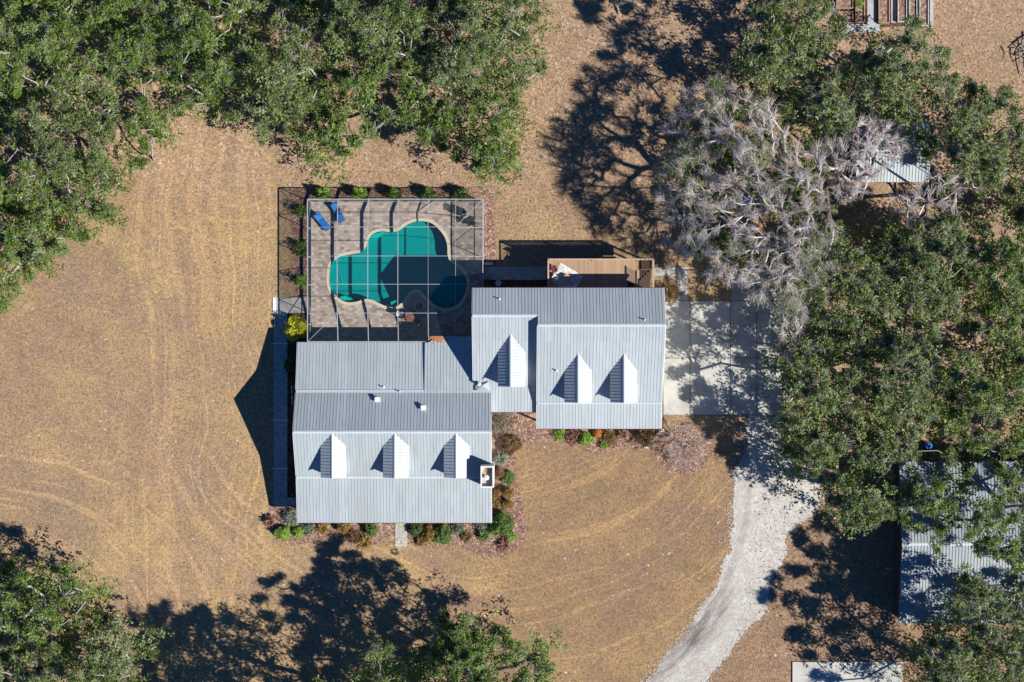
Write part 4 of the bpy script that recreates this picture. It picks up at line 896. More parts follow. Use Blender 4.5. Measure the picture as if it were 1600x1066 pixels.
# -- east grove
E2 = [(1285, 350), (1262, 400), (1240, 450), (1238, 490), (1232, 560), (1205, 600), (1215, 640), (1195, 665), (1212, 700), (1200, 728), (1232, 742), (1270, 752), (1282, 790), (1308, 828), (1350, 848), (1386, 860), (1404, 800), (1412, 745), (1438, 722), (1500, 735), (1540, 720),
      (1690, 715), (1690, 300), (1600, 290), (1575, 350), (1540, 335), (1525, 305), (1480, 320), (1430, 338), (1390, 352), (1340, 345)]
build_crown_trees(E2, [(1330, 430, 11, 105, 'olive oak beside the concrete drive, level with the garage roof', 'oak tree', 'oak_grey'), (1460, 410, 12, 110, 'large mossy oak in the middle of the east grove', 'oak tree', 'oak_grey'),
    (1590, 430, 11.5, 100, 'dark green oak on the right edge, middle height', 'oak tree', 'oak'), (1290, 600, 11, 95, 'oak overhanging the right end of the concrete drive', 'oak tree', 'oak_grey'), (1410, 590, 11.5, 100, 'grey-twigged oak left of the forked bare trunk', 'oak tree', 'oak_grey'),
    (1545, 600, 12, 100, 'big dark oak round the hollow with forked pale trunks', 'oak tree', 'oak'), (1290, 730, 9.5, 90, 'oak overhanging the gravel drive', 'oak tree', 'oak_grey'), (1380, 770, 10.5, 95, 'oak touching the west side of the long barn', 'oak tree', 'oak_grey'), (1660, 640, 11, 80, 'oak past the right edge above the long barn', 'oak tree', 'oak')],
    20, 23, 'oak', holes=((1412, 508, 14), (1500, 530, 24), (1530, 545, 18), (1480, 552, 12), (1452, 697, 22), (1345, 612, 12), (1432, 520, 10), (1335, 690, 12), (1520, 670, 13), (1470, 690, 8), (1560, 700, 9), (1560, 420, 9)), twigs=1.6, group='oaks of the east grove')
E3 = [(1440, 722), (1412, 745), (1404, 800), (1400, 838), (1425, 842), (1450, 862), (1470, 872), (1478, 842), (1512, 828), (1530, 878), (1562, 888), (1690, 905), (1690, 715), (1540, 715), (1500, 735)]
build_crown_trees(E3, [(1460, 785, 10, 75, 'open green oak leaning over the west half of the long barn roof', 'oak tree'), (1575, 810, 11, 100, 'open green oak leaning over the east half of the long barn roof', 'oak tree')], 20, 24, 'oak', keep=1.0, rr=(.58, 1.0), twigs=1.2, lower=.35, hollow=.1,
    holes=((1455, 735, 16), (1532, 755, 18), (1502, 792, 14), (1575, 830, 12), (1440, 810, 8)), group='oaks over the long barn')
E4 = [(1470, 905), (1500, 885), (1560, 905), (1690, 915), (1690, 1160), (1400, 1160), (1415, 1090), (1440, 1030), (1452, 985), (1482, 960), (1492, 935)]
build_crown_trees(E4, [(1540, 960, 11, 90, 'mossy oak over the lower edge of the long barn roof', 'oak tree'), (1500, 1070, 11.5, 110, 'mossy oak at the bottom edge beside the low shed', 'oak tree'), (1630, 1040, 12, 110, 'mossy oak in the bottom right corner', 'oak tree')],
    20, 25, 'oak_grey', twigs=1.8, holes=((1500, 985, 10),), group='oaks in the bottom right corner')
build_crown_trees([(1050, 170), (1120, 150), (1200, 175), (1250, 235), (1310, 240), (1300, 400), (1250, 480), (1190, 455), (1060, 390), (1040, 300)], [(1150, 270, 4.5, 120, 'dark green young oak under the west half of the huge leafless tree', 'oak tree'),
    (1240, 380, 7, 120, 'dark green young oak under the east half of the huge leafless tree', 'oak tree')], 20, 41, 'oak_grey', keep=.62, lower=.6, holes=((1171, 312, 8), (1205, 440, 12)), twigs=.6)
# -- big leafless trees
B1 = [(1068, 140), (1100, 128), (1135, 135), (1165, 145), (1205, 162), (1225, 190), (1235, 225), (1262, 235), (1300, 225), (1310, 262), (1290, 300), (1300, 345), (1305, 392), (1290, 450), (1262, 480), (1232, 560), (1212, 548), (1222, 500), (1196, 470), (1150, 442), (1120, 430),
      (1082, 420), (1075, 395), (1035, 375), (1040, 345), (1028, 320), (1030, 285), (1022, 255), (1045, 235), (1050, 215), (1036, 205), (1060, 180)]
bare_tree(B1, (1275, 330, 12, 260, 'huge leafless grey oak with a dark forked trunk between garage and evergreen grove', 'bare tree'), 12.5, 31, holes=((1135, 215, 10), (1110, 232, 9), (1175, 305, 13), (1235, 300, 16), (1085, 265, 14), (1120, 310, 9), (1155, 380, 8), (1215, 350, 12)), n_twig=25, green=.5, zones=((1062, 245, 36), (1080, 285, 22), (1120, 165, 14), (1290, 400, 40), (1235, 470, 18), (1180, 250, 16), (1150, 395, 14)), tw=.0125, ln=(.5, 1.2), r_unit=.028)
B2 = [(1310, 215), (1335, 195), (1362, 178), (1378, 198), (1405, 205), (1412, 235), (1395, 262), (1372, 280), (1345, 305), (1318, 318), (1298, 300), (1310, 262)]
bare_tree(B2, (1352, 262, 11, 90, 'pale grey leafless tree in front of the small outbuilding roof', 'bare tree'), 13, 32, n_twig=26)
B3 = [(1410, 285), (1450, 278), (1500, 268), (1540, 262), (1555, 285), (1520, 300), (1490, 325), (1450, 345), (1415, 345), (1395, 320)]
bare_tree(B3, (1460, 310, 10.5, 90, 'thin grey leafless tree just below the small outbuilding', 'bare tree'), 16, 33, n_twig=18)
# -- bare multi-stem shrub in its round bed
B5 = [(1068 + 33 * math.cos(k * PI / 8), 698 + 36 * math.sin(k * PI / 8)) for k in range(16)]
M['redtwig'] = bark_material('shrub_twigs', (0.26, 0.20, 0.18), (0.48, 0.42, 0.39))
bare_tree(B5, (1070, 698, 3.2, 45, 'bare many-stemmed shrub in a round leafy bed at the garage corner', 'shrub'), 7.5, 34, mat='redtwig', n_twig=10, name='bare_shrub', r_unit=.012, tw=.011, ln=(.25, .7), lo=.4)

# -- garden shrubs
def shrub_mat(name, a, b_, c, pale=None): M[name] = leaf_material(name, a, b_, c, pale, trans=.2)
shrub_mat('sh_green', (.04, .075, .015), (.085, .15, .03), (.14, .23, .05))
shrub_mat('sh_lime', (.10, .17, .02), (.20, .33, .04), (.30, .46, .07))
shrub_mat('sh_yellow', (.24, .25, .02), (.46, .46, .03), (.62, .60, .05))
shrub_mat('sh_grey', (.07, .09, .06), (.15, .18, .13), (.26, .30, .23))
shrub_mat('sh_brown', (.075, .045, .022), (.155, .09, .035), (.24, .15, .06))
shrub_mat('sh_gold', (.14, .08, .018), (.25, .15, .035), (.36, .23, .06))
shrub_mat('sh_red', (.09, .035, .03), (.19, .085, .06), (.33, .19, .13))
shrub_mat('sh_orange', (.35, .12, .02), (.55, .22, .05), (.68, .32, .08))
shrub_mat('sh_dull', (.09, .075, .055), (.17, .145, .11), (.27, .24, .19))
shrub_mat('sh_shaded', (.02, .045, .012), (.045, .085, .02), (.08, .13, .035))  # darker green; the shade over two shrubs is put into the leaf colour
scount = [100]
def shrub(px, py, r, h, kind, mat, label, ry=None, group=None, name='shrub'):
    scount[0] += 1; rng = np.random.RandomState(scount[0]); ry = ry or r
    g0 = P(px, py, h * .7); rx_, ry_ = r / S * 1.1, ry / S * 1.1; t = empty(name, (g0.x, g0.y, 0), label, 'shrub', group)
    c0 = np.array([g0.x, g0.y, 0])
    if kind in ('round', 'box'):
        n = int(240 * (rx_ * ry_) / .5 + 160); d = rng.normal(size=(n, 3)); d[:, 2] = np.abs(d[:, 2]); d /= np.linalg.norm(d, axis=1, keepdims=True)
        if kind == 'box': d = np.sign(d) * np.abs(d) ** .45
        th_ = np.arctan2(d[:, 1], d[:, 0]); rad = rng.uniform(.80, 1.08, (n, 1)) * (1 + .10 * np.sin(3 * th_ + scount[0]) + .07 * np.sin(5 * th_ + 2 * scount[0]) + .05 * np.sin(9 * d[:, 2] + th_))[:, None]
        tc = c0 + d * rad * np.array([[rx_ * .9, ry_ * .9, h * .9]]) + [[0, 0, .05]]
        V, F = tuft_leaves(tc, 12, .09, .10, .06, rng, .6)
    elif kind == 'spiky':
        n = int(70 + 60 * rx_); a = c0 + rng.normal(size=(n, 3)) * np.array([[rx_ * .12, ry_ * .12, .03]]) + [[0, 0, .1]]
        d = rng.normal(size=(n, 3)); d[:, 2] = np.abs(d[:, 2]) * .8 + .25; d /= np.linalg.norm(d, axis=1, keepdims=True)
        hz = d * np.array([[rx_, ry_, h]]) * rng.uniform(.65, 1.15, (n, 1)); mid = a + hz * .6 + [[0, 0, h * .25]]; tip = a + hz * 1.05 - [[0, 0, h * .05]]
        sd = np.cross(hz, [[0, 0, 1.]]); sd /= np.linalg.norm(sd, axis=1, keepdims=True) + 1e-9; w = .045
        V = np.stack([a - sd * w * .5, a + sd * w * .5, mid + sd * w, mid - sd * w, mid - sd * w, mid + sd * w, tip + sd * .008, tip - sd * .008], axis=1).reshape(-1, 3); F = np.arange(len(V)).reshape(-1, 4)
    else:  # loose: open airy clumps
        n = int(70 * (rx_ * ry_) / .4 + 40); d = rng.normal(size=(n, 3)); d[:, 2] = np.abs(d[:, 2]); d /= np.linalg.norm(d, axis=1, keepdims=True)
        tc = c0 + d * rng.uniform(.25, 1.15, (n, 1)) * np.array([[rx_, ry_, h]]); tc[:, 2] = np.maximum(tc[:, 2], .06); V, F = tuft_leaves(tc, 9, .13, .17, .075, rng, .5)
    np_mesh('foliage', V, F, M[mat], t)
    k = 9; a = np.tile(c0, (k, 1)) + rng.normal(size=(k, 3)) * [[.05, .05, 0]]; b_ = a + np.stack([rng.normal(size=k) * rx_ * .4, rng.normal(size=k) * ry_ * .4, np.full(k, h * .75)], axis=1)
    V, F = sticks(a, b_, .025, .012); np_mesh('stem', V, F, M['stem'], t)
    return t
for i, (x, lab) in enumerate(((503.5, 'lime-topped shrub behind the cage back wall, leftmost of the row'), (560, 'lime-topped shrub behind the cage back wall, second of the row from the left'), (614.5, 'lime-topped shrub behind the cage back wall, middle one of the row'),
        (667.5, 'lime-topped shrub behind the cage back wall, fourth of the row from the left'), (721, 'lime-topped shrub behind the cage back wall, rightmost beside the tan leaf litter'))):
    shrub(x, 301, 11, 1.5, 'round', 'sh_lime' if i in (0, 1) else 'sh_green', lab, ry=8, group='shrubs behind the pool cage')
shrub(470.5, 327, 9.5, 1.5, 'loose', 'sh_green', 'green shrub west of the cage, nearest the loungers corner', group='shrubs west of the pool cage')
shrub(469.5, 386, 10.5, 1.5, 'loose', 'sh_green', 'green shrub west of the cage, middle of the three', group='shrubs west of the pool cage')
shrub(470, 440, 9.5, 1.5, 'loose', 'sh_lime', 'yellower green shrub west of the cage, nearest the cage door pad', group='shrubs west of the pool cage')
shrub(460, 514, 17.5, 1.9, 'round', 'sh_yellow', 'big bright yellow-green shrub at the north end of the side walk')
shrub(456, 570, 12, 1.5, 'round', 'sh_shaded', 'shade-darkened green shrub between side walk and house wall')
for a in ((421, 814, 10, .7, 'spiky', 'sh_red', 'dry reddish spiky plant at the lower end of the side walk'), (441, 833, 12, .9, 'round', 'sh_lime', 'flat bright green shrub at the south-west bed corner', 10), (465.5, 832, 8, .7, 'round', 'sh_lime', 'small bright green shrub right of the flat bright green shrub'),
    (453, 810, 12, .9, 'loose', 'sh_grey', 'grey-green shrub at the west corner of the front porch'), (482, 826, 10, .7, 'loose', 'sh_grey', 'dark grey-green clump under the porch eave left of the dry fronds'), (505, 826, 10, .6, 'spiky', 'sh_gold', 'dry tan fronds under the porch eave, left of the golden dome shrub'),
    (536, 823, 10, .8, 'round', 'sh_gold', 'golden brown dome shrub under the front porch eave'), (552, 838, 10, .6, 'loose', 'sh_brown', 'dry brown leafy clump below the golden dome shrub'), (570, 848, 13, .6, 'spiky', 'sh_gold', 'sprawling dry tan fronds at the edge of the tree shadow'),
    (579, 828, 9, .9, 'round', 'sh_green', 'green dome shrub left of the front walk'), (650, 826, 11, .8, 'round', 'sh_shaded', 'shade-darkened green shrub just right of the front walk, half under the eave'), (672, 835, 12, .8, 'round', 'sh_gold', 'brown round shrub touching a green one right of the front walk'),
    (690, 836, 14, 1.0, 'round', 'sh_green', 'large green dome shrub beside the brown round one'), (657, 846, 8, .4, 'spiky', 'sh_brown', 'low dry tuft right of the front walk'), (716, 827, 8, .6, 'loose', 'sh_grey', 'grey-green clump near the middle of the right-hand front bed'), (730, 840, 9, .5, 'spiky', 'sh_brown', 'dry brown tuft between grey-green clump and bright green plant'),
    (757, 837, 11, .7, 'spiky', 'sh_green', 'bright green leafy plant left of the largest green dome'), (753, 823, 8, .6, 'loose', 'sh_grey', 'whitish green clump at the house corner beside the largest green dome'), (783, 820, 18, 1.3, 'round', 'sh_green', 'largest green dome shrub at the south-east house corner'),
    (798, 840, 6, .4, 'loose', 'sh_lime', 'tiny lime green plant below the largest green dome'), (789, 852, 12, .5, 'spiky', 'sh_red', 'dry reddish spiky tuft at the bottom of the corner bed'), (781, 662, 17, 1.2, 'loose', 'sh_dull', 'dull grey-brown shrub in the corner between main roof and wing'),
    (797, 695, 15, 1.0, 'round', 'sh_brown', 'brown rounded shrub below the dull grey one'), (782, 717, 13, .8, 'spiky', 'sh_grey', 'silvery green spiky plant north of the chimney'), (781, 741, 10, .8, 'round', 'sh_red', 'dark reddish shrub beside a small green one, next to the chimney'),
    (793, 747, 9.5, .9, 'round', 'sh_green', 'small bright green dome shrub right of the chimney'), (785, 780, 16, .9, 'box', 'sh_gold', 'square-clipped golden brown shrub south of the chimney', 14), (874.5, 679, 7.5, .6, 'loose', 'sh_lime', 'small lime green shrub at the left end of the garage bed'),
    (897, 682, 12, .6, 'loose', 'sh_red', 'low reddish brown shrub between the two left green garage shrubs'), (915, 686, 9.5, .8, 'round', 'sh_lime', 'round lime green shrub below the left garage dormer'), (934, 677, 6.5, .6, 'round', 'sh_orange', 'bright orange ball shrub against the garage eave'),
    (944, 696, 5, .4, 'loose', 'sh_lime', 'tiny green plant at the lawn edge below the orange ball shrub'), (952, 685, 11, .7, 'loose', 'sh_brown', 'brown shrub right of the orange ball shrub'), (974, 679, 9, .6, 'spiky', 'sh_red', 'dry reddish tuft under the right garage dormer'),
    (1008, 681, 14, .9, 'loose', 'sh_brown', 'wide brown shrub near the garage corner'), (1047, 459, 15, 1.1, 'loose', 'sh_brown', 'brown shrub at the north-east garage corner beside the walk'), (763, 443, 6, .5, 'loose', 'sh_brown', 'small brown plant beside the bird bath'), (459, 720, 8, .6, 'loose', 'sh_red', 'shaded reddish plant at the lower west wall')):
    shrub(*a[:7], ry=a[7] if len(a) > 7 else None)
# loose dry leaves lying on the beds
rng = np.random.RandomState(77)
def litter(polys, dens, name, mat, lab, zl=.01):
    allv = []
    for poly in polys:
        p = np.array(poly, float); a0 = p.min(0); a1 = p.max(0); n = int((a1[0] - a0[0]) * (a1[1] - a0[1]) / 256 * dens)
        x = rng.uniform(a0[0], a1[0], n); y = rng.uniform(a0[1], a1[1], n); ok = in_poly(x, y, poly); allv.append(P_np(x[ok], y[ok], np.zeros(ok.sum())))
    c = np.concatenate(allv); n = len(c); c[:, 2] = zl + rng.uniform(0, .04, n); th = rng.uniform(0, 6.28, n); l = rng.uniform(.05, .12, n)
    ax = np.stack([np.cos(th), np.sin(th), rng.normal(size=n) * .25], 1) * l[:, None]; sd = np.stack([-np.sin(th), np.cos(th), rng.normal(size=n) * .25], 1) * l[:, None] * .5
    V = np.stack([c - ax, c + sd, c + ax, c - sd], 1).reshape(-1, 3); o = np_mesh(name, V, np.arange(4 * n).reshape(-1, 4), mat); tag(o, lab, kind='stuff')
lm = NM('dry_leaves', .9, .1); lm.col(lm.ramp(lm.isl, [(0, (.14, .07, .05)), (.5, (.30, .17, .12)), (.85, (.46, .29, .21)), (1, (.62, .50, .42))]))
litter([[(456, 292), (775, 288), (776, 414), (757, 414), (757, 309), (482, 309), (482, 464), (456, 464)], [(422, 800), (470, 812), (820, 812), (820, 862), (780, 872), (700, 855), (430, 850)], [(768, 645), (1030, 655), (1030, 692), (930, 705), (860, 686), (805, 700), (812, 820), (768, 820)],
        [(1068 + 42 * math.cos(t), 700 + 40 * math.sin(t)) for t in [k * PI / 8 for k in range(16)]]], 22, 'leaf_litter', lm.m, 'dry fallen leaves over the flower beds')
litter([[(430, 262), (800, 262), (800, 292), (430, 292)], [(180, 120), (330, 120), (200, 300), (100, 320)], [(820, 0), (1180, 0), (1060, 400), (780, 380)], [(1440, 0), (1600, 0), (1600, 360), (1440, 300)], [(1180, 780), (1420, 830), (1420, 1066), (1140, 1066)], [(1200, 380), (1600, 380), (1600, 720), (1230, 720)]], 5,
       'leaf_litter', lm.m, 'dry oak leaves scattered under the trees', .012)
# ------------------------------------------------------------------ furniture and small things
M['blue'] = simple('blue_sling_fabric', (0.008, 0.13, 0.42), .6, .3, .08)
M['rug'] = None
n = NM('patterned_rug', .9, .1); v = n.xyz(n.vor(5.0))[0]; n.col(n.ramp(v, [(0, (.34, .36, .38)), (.5, (.52, .52, .53)), (1, (.66, .63, .60))])); M['rug'] = n.m
M['cushion'] = simple('pale_cushion', (.55, .58, .62), .9); M['maroon_fab'] = simple('maroon_fabric', (.13, .03, .05), .9); M['tan_top'] = simple('copper_table_top', (.62, .34, .18), .5)
M['brown_top'] = simple('brown_table_top', (.20, .075, .06), .5, .4, .3, 6); M['grey_poly'] = simple('charcoal_plastic', (.035, .04, .05), .6); M['terracotta'] = simple('terracotta', (.42, .17, .09), .8)
def lounger(x, y, rz, label):
    t = empty('sun_lounger', (x, y, .1), label, 'sun lounger', 'blue loungers in the cage corner', rz)
    b = MB(); b.bb(-.30, .30, -.95, .30, .33, .37); b.build('seat', M['blue'], t, local=True)
    b = MB(); b.bar((0, .30, .35), (0, .90, .68), .60, .04); b.build('backrest', M['blue'], t, local=True)
    b = MB()
    for sx in (-.32, .32): b.bar((sx, -.98, .33), (sx, .32, .33), .04, .05); b.bar((sx, .30, .33), (sx, .92, .67), .035)
    b.bar((-.32, -.97, .33), (.32, -.97, .33), .04); b.bar((-.32, .92, .68), (.32, .92, .68), .035); b.build('frame', M['grey_poly'], t, local=True)
    for sx in (-.3, .3):
        for sy in (-.85, .25): b = MB(); b.bar((sx, sy, 0), (sx, sy, .32), .04); b.build('leg', M['grey_poly'], t, local=True)
p = P(503.5, 346.5, .3); lounger(p.x, p.y, math.radians(38), 'left blue sling lounger on the pavers, farther from the cage back wall')
p = P(528, 332.5, .3); lounger(p.x, p.y, math.radians(24), 'right blue sling lounger on the pavers, crossed by a cage beam in view')
def adirondack(x, y, rz, label, mat='grey_poly', group='dark garden chairs'):
    t = empty('garden_chair', (x, y, .1), label, 'garden chair', group, rz)
    b = MB()
    for i in range(5): b.bb(-.26, .26, -.30 + i * .11, -.20 + i * .11, .33 - i * .025, .35 - i * .025)
    b.build('seat', M[mat], t, local=True)
    b = MB()
    for i in range(5): xx = -.24 + i * .12; b.bar((xx, .22, .25), (xx * 1.15, .52, .88 + .06 * (2 - abs(i - 2))), .10, .02)
    b.build('backrest', M[mat], t, local=True)
    for sx in (-.33, .33):
        b = MB(); b.bar((sx, -.36, .55), (sx, .38, .52), .12, .025); b.bar((sx, -.30, .54), (sx, -.30, 0), .06); b.build('arm', M[mat], t, local=True)
        b = MB(); b.bar((sx * .9, -.32, .30), (sx * .9, .5, .02), .035, .11); b.build('leg', M[mat], t, local=True)
p = P(718, 330.5, .4); adirondack(p.x, p.y, math.radians(75), 'dark garden chair in the north-east cage corner, nearer the pool')
p = P(737, 346, .4); adirondack(p.x, p.y, math.radians(108), 'dark garden chair in the north-east cage corner, nearer the east screen')
p = P(732, 334, .4); b = MB(); b.lathe((0, 0, .40), [(.23, 0), (.24, .02), (.23, .04)], 18); t = empty('side_table', (p.x, p.y, .1), 'small round grey side table between the two dark chairs', 'side table'); b.build('table_top', simple('grey_top', (.34, .30, .26)), t, local=True)
for k in range(3): b = MB(); a = k * 2.09; b.bar((.18 * math.cos(a), .18 * math.sin(a), 0), (.08 * math.cos(a), .08 * math.sin(a), .41), .03); b.build('leg', M['darkmetal'], t, local=True)
# brown patio set on the pool deck
p = P(639.5, 495.5, .7); t = empty('patio_table', (p.x, p.y, .1), 'reddish brown hexagonal patio table on the pool deck in the sunny wedge', 'patio table')
b = MB(); b.lathe((0, 0, .68), [(.50, 0), (.53, .02), (.53, .05), (.50, .06)], 6); b.build('table_top', M['brown_top'], t, local=True); b = MB(); b.lathe((0, 0, .735), [(.17, 0), (.17, .02), (.15, .03)], 16); b.build('burner_lid', M['brown_top'], t, local=True)
for k in range(6): b = MB(); a = k * PI / 3; b.bar((.42 * math.cos(a), .42 * math.sin(a), 0), (.45 * math.cos(a), .45 * math.sin(a), .69), .05); b.build('leg', M['brown_top'], t, local=True)
def patio_chair(x, y, z, rz, label, mat, frame='darkmetal', group=None):
    t = empty('patio_chair', (x, y, z), label, 'patio chair', group, rz)
    b = MB(); b.box((0, 0, .42), (.50, .50, .09)); b.build('seat', M[mat], t, local=True); b = MB(); b.bar((0, .24, .44), (0, .34, .92), .50, .07, up=(0, 1, 0)); b.build('backrest', M[mat], t, local=True)
    for sx in (-.26, .26):
        b = MB(); b.bar((sx, -.24, .62), (sx, .28, .62), .05, .03); b.build('arm', M[frame], t, local=True)
        for sy in (-.24, .26): b = MB(); b.bar((sx, sy, 0), (sx, sy, .61), .035); b.build('leg', M[frame], t, local=True)
p = P(626, 491, .4); patio_chair(p.x, p.y, .1, math.radians(80), 'pale-cushioned chair on the sunny side of the brown patio table', 'cushion')
p = P(645, 490.5, .4); patio_chair(p.x, p.y, .1, math.radians(-60), 'dark purple chair at the shaded edge beside the brown patio table', 'maroon_fab')
p = P(652, 503, .4); patio_chair(p.x, p.y, .1, math.radians(-140), 'dark purple chair wholly in shade south-east of the brown patio table', 'maroon_fab')
p = P(655, 479, .7); t = empty('glass_table', (p.x, p.y, .1), 'round glass-topped table with a pale rim in the shade beside the pool', 'patio table')
b = MB(); b.tube([(.44 * math.cos(k * PI / 12), .44 * math.sin(k * PI / 12), .70) for k in range(25)], .022, 6, False); b.build('rim', M['trim'], t, local=True); b = MB(); b.lathe((0, 0, .69), [(.43, 0), (.43, .012)], 24); b.build('table_top', M['glass'], t, local=True)
b = MB(); b.tube([(0, 0, 0), (0, 0, .69)], .04); b.lathe((0, 0, 0), [(.26, 0), (.24, .03), (.05, .06)], 18); b.build('base', M['pipe'], t, local=True)
# furniture on the timber deck
zt2 = dzt
c = [P(876, 410.5, dzt), P(911.5, 431.5, dzt), P(893, 462, dzt), P(858, 441, dzt)]
b = MB(); b.prism([(q.x, q.y) for q in (c[0], c[1], P(899, 452, dzt), P(884, 457, dzt), P(862, 440, dzt))], dzt + .004, dzt + .016); tag(b.build('outdoor_rug', M['rug']), 'pale patterned rug laid askew on the timber deck', 'rug')
p = P(885.7, 434, dzt + .5); t = empty('fire_table', (p.x, p.y, dzt + .016), 'small round copper-topped table on the deck rug', 'fire table'); b = MB(); b.lathe((0, 0, .38), [(.28, 0), (.33, .03), (.33, .06), (.28, .08)], 22); b.build('table_top', M['tan_top'], t, local=True); b = MB(); b.lathe((0, 0, 0), [(.22, 0), (.28, .38)], 18); b.build('base', M['darkmetal'], t, local=True)
p = P(869, 434, dzt + .4); patio_chair(p.x, p.y, dzt + .016, math.radians(55), 'grey-cushioned deck chair on the sunny edge of the rug', 'cushion')
p = P(866, 421.5, dzt + .4); patio_chair(p.x, p.y, dzt, math.radians(20), 'maroon deck chair by the deck railing corner', 'maroon_fab')
p = P(897, 442, dzt + .4); patio_chair(p.x, p.y, dzt + .016, math.radians(-150), 'blue-grey deck chair in the roof shade on the rug', 'cushion')
p = P(985, 446.5, dzt + .5); patio_chair(p.x, p.y, dzt, math.radians(170), 'dark chair against the wall near the deck stair', 'grey_poly')
# bird bath, white splash block, wall rack, downspouts
p = P(778.5, 442.5, .8); t = empty('bird_bath', (p.x, p.y, 0), 'pale bird bath beside the wall in the shaded strip', 'bird bath'); b = MB(); b.tube([(0, 0, 0), (0, 0, .65)], [.16, .09], 12); b.build('pedestal', M['pipe'], t, local=True)
b = MB(); b.lathe((0, 0, .64), [(.08, 0), (.27, .08), (.29, .13), (.25, .13), (.10, .04)], 20); b.build('bowl', M['pipe'], t, local=True)
p = P(762, 412.5); b = MB(); b.box((p.x, p.y, .09), (.95, .24, .18)); b.box((p.x - .3, p.y, .2), (.3, .2, .06)); tag(b.build('splash_block', M['white']), 'white splash block on the lawn at the cage corner', 'splash block')
p = P(456, 617, .9); t = empty('utility_rack', (p.x, p.y, 0), 'white pipe rack with a valve standing along the shaded west wall', 'pipe rack')
b = MB(); b.tube([(0, -.85, 0), (0, -.85, .9), (0, .1, .9)], .03); b.tube([(0, -.85, .9), (.4, -.85, .9)], .03); b.tube([(0, .2, 0), (0, .2, 1.0), (0, .9, 1.0), (.25, .65, 1.0)], .035); b.build('pipes', M['white'], t, local=True)
b = MB(); b.lathe((0, -.25, .86), [(.05, 0), (.08, .04), (.05, .1)], 12); b.build('valve', M['white'], t, local=True)
a = P(1037, 671, .25); c_ = P(1009, 700, .12); b = MB(); b.bar((a.x, a.y, .3), (c_.x, c_.y, .1), .11, .09); b.bar((c_.x - .15, c_.y + .05, .08), (c_.x + .35, c_.y - .02, .08), .13, .08); tag(b.build('downspout', M['white']), 'white downspout lying across the bed at the garage corner', 'downspout')
# things under the east trees
p = P(1452, 697, 1); t = empty('rain_barrel', (p.x, p.y, 0), 'bright blue barrel in a gap between the east oaks', 'barrel'); b = MB(); b.lathe((0, 0, 0), [(.30, 0), (.34, .3), (.34, .7), (.30, .95)], 20); b.build('body', simple('blue_plastic', (.02, .14, .55), .4), t, local=True)
b = MB(); b.lathe((0, 0, .95), [(.31, 0), (.31, .03), (.28, .05)], 20); b.build('lid', simple('blue_lid', (.03, .20, .65), .4), t, local=True)
p = P(1171, 311, .6); b = MB(); b.prism([(p.x + 1.0 * math.cos(k * PI / 6) * (1 if k % 2 else .85), p.y + .45 * math.sin(k * PI / 6)) for k in range(12)], .02, .5); tag(b.build('tarp_bundle', simple('blue_tarp', (.02, .12, .38), .6)), 'blue tarpaulin bundle under the huge leafless tree', 'tarp')
for i, (x, y, s) in enumerate(((1207, 434, .42), (1208, 448, .30))):
    p = P(x, y, .4); t = empty('plant_pot', (p.x, p.y, .06), ('larger' if i == 0 else 'smaller') + ' terracotta pot on the concrete beside the drive', 'plant pot'); b = MB(); b.lathe((0, 0, 0), [(s * .65, 0), (s, s * 1.5), (s * 1.08, s * 1.5), (s * 1.08, s * 1.75), (s * .92, s * 1.75), (s * .9, s * 1.5), (.02, s * 1.45)], 18); b.build('pot', M['terracotta'], t, local=True)
    V, F = tuft_leaves(np.random.RandomState(i).normal(size=(30, 3)) * s * .5 + [[0, 0, s * 2]], 8, .1, .14, .07, np.random.RandomState(5)); me_o = np_mesh('foliage', V + np.array([[p.x, p.y, .06]]), F, M['sh_brown'], t)
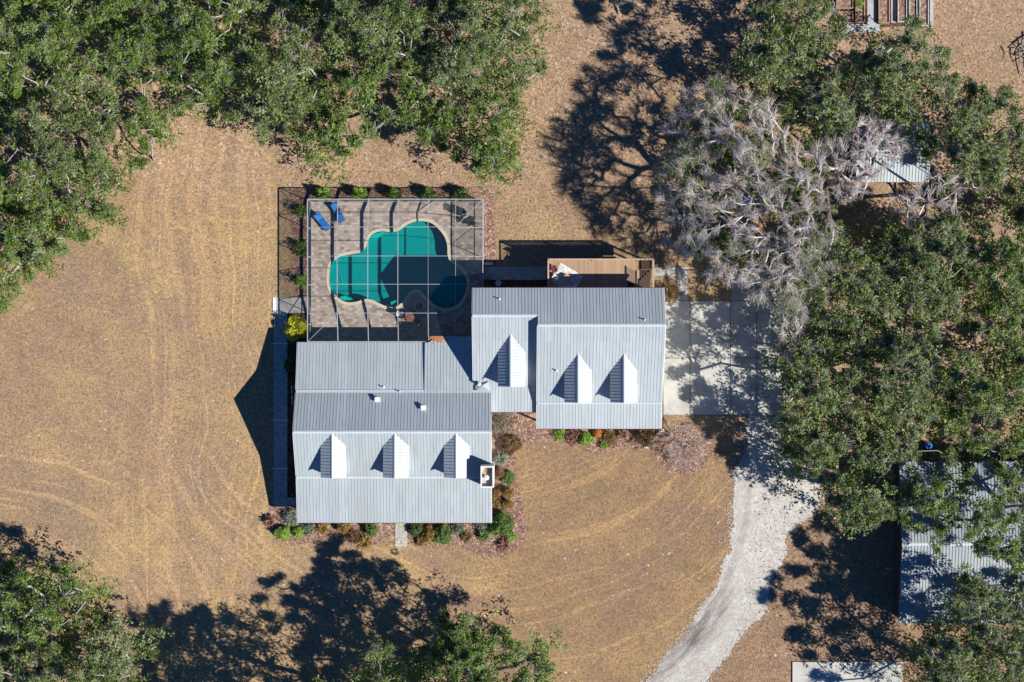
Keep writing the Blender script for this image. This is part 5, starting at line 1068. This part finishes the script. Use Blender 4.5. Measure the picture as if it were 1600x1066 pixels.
# raised garden beds at the top edge
M['bedconcrete'] = concrete_material('garden_concrete', (.40, .41, .42))
b = MB()
for x0, x1, y0, y1 in ((1355, 1369, -60, 38), (1392, 1400, -60, 36), (1322, 1374, 38, 50), (1453, 1458, -60, 44)):
    a = P(x0, y0); c_ = P(x1, y1); b.bb(a.x, c_.x, c_.y, a.y, 0, .06 if x0 != 1322 else .066)
tag(b.build('garden_path', M['bedconcrete']), 'grey concrete strips between the raised garden beds', kind='structure')
sheet('garden_soil', [(1305, -60), (1452, -60), (1452, 40), (1305, 45)], .012, M['bark_mulch'], 'dark soil of the fenced garden', seed=9)
for i, (x0, x1, y0, y1, lab) in enumerate(((1307, 1333, -40, 13, 'raised bed left of the two with a lime plant, at the top edge'), (1337, 1351, -40, 35, 'narrow raised bed holding a lime green plant, left of the wide concrete strip'), (1310, 1333, 18, 36, 'small square raised bed nearest the oaks, below the first bed'),
        (1373, 1390, -40, 36, 'raised bed filled with dry leaves between the two wide concrete strips'), (1403, 1417, -40, 34, 'shaded raised bed right of the second concrete strip'), (1421, 1433, -40, 34, 'raised bed with pale boards, second from the garden edge'), (1437, 1451, -40, 40, 'rightmost raised bed beside the pale kerb'))):
    a = P(x0, y0, .4); c_ = P(x1, y1, .4); t = empty('raised_bed', ((a.x + c_.x) / 2, (a.y + c_.y) / 2, 0), lab, 'raised bed', 'raised beds at the top edge')
    b = MB(); w = .06
    for q in ((a.x, c_.x, c_.y, c_.y + w), (a.x, c_.x, a.y - w, a.y), (a.x, a.x + w, c_.y + w, a.y - w), (c_.x - w, c_.x, c_.y + w, a.y - w)): b.bb(*q, 0, .42)
    b.build('frame', M['pipe'] if i in (4, 5, 6) else M['railwood'], t); b = MB(); b.bb(a.x + w, c_.x - w, c_.y + w, a.y - w, 0, .30); b.build('soil', M['mulch'], t)
shrub(1344, 5, 6, .9, 'loose', 'sh_lime', 'bright lime plant growing in a raised bed at the top edge')
# brush pile and fallen sticks at the right edge
def branch(pts, r, label, name='fallen_branch', cat='branch', twig=6, seed=1):
    rg = random.Random(seed); b = MB(); P3 = [P(x, y, z) for x, y, z in pts]; b.tube(P3, [r * (1 - .6 * i / (len(P3) - 1)) for i in range(len(P3))], 6)
    for k in range(twig):
        i = rg.randrange(len(P3) - 1); q = P3[i].lerp(P3[i + 1], rg.random()); b.tube([q, q + Vector((rg.uniform(-.7, .7), rg.uniform(-.7, .7), rg.uniform(0, .3)))], [r * .4, .008], 5)
    return tag(b.build(name, M['bark'], smooth=True), label, cat)
branch([(1564, 72, .05), (1570, 80, .12), (1572, 85, .12), (1566, 97, .05)], .05, 'thin crooked dark stick alone on the tan ground at the right edge', twig=1)
rg = random.Random(9); b = MB()
for k in range(26):
    a = rg.uniform(0, 6.28); q = P(1600 + rg.uniform(-9, 16), 78 + rg.uniform(-22, 22), .1); q.z = rg.uniform(.06, .7); L = rg.uniform(.8, 2.2); v = Vector((math.cos(a), math.sin(a), rg.uniform(-.12, .12))) * L
    b.tube([q - v * .5, q + Vector((rg.uniform(-.15, .15), rg.uniform(-.15, .15), .05)), q + v * .5], [rg.uniform(.04, .09), .05, .02], 6)
tag(b.build('brush_pile', M['bark'], smooth=True), 'heap of grey dead branches at the right edge near the top', 'brush pile')
branch([(955, 3, .1), (968, 6, .3), (985, 4, .3), (1002, 8, .1)], .12, 'pale fallen bough on the shaded lawn at the top edge', twig=12, seed=4)
branch([(967, 22, .05), (964, 8, .25), (968, -6, .5)], .10, 'dark stub of bough crossing the pale one at the top edge', twig=2, seed=5)
branch([(1383, 888, .8), (1395, 890, 1.0), (1407, 889, 1.2)], .05, 'pale branch poking out beside the long barn wall', twig=2, seed=6)
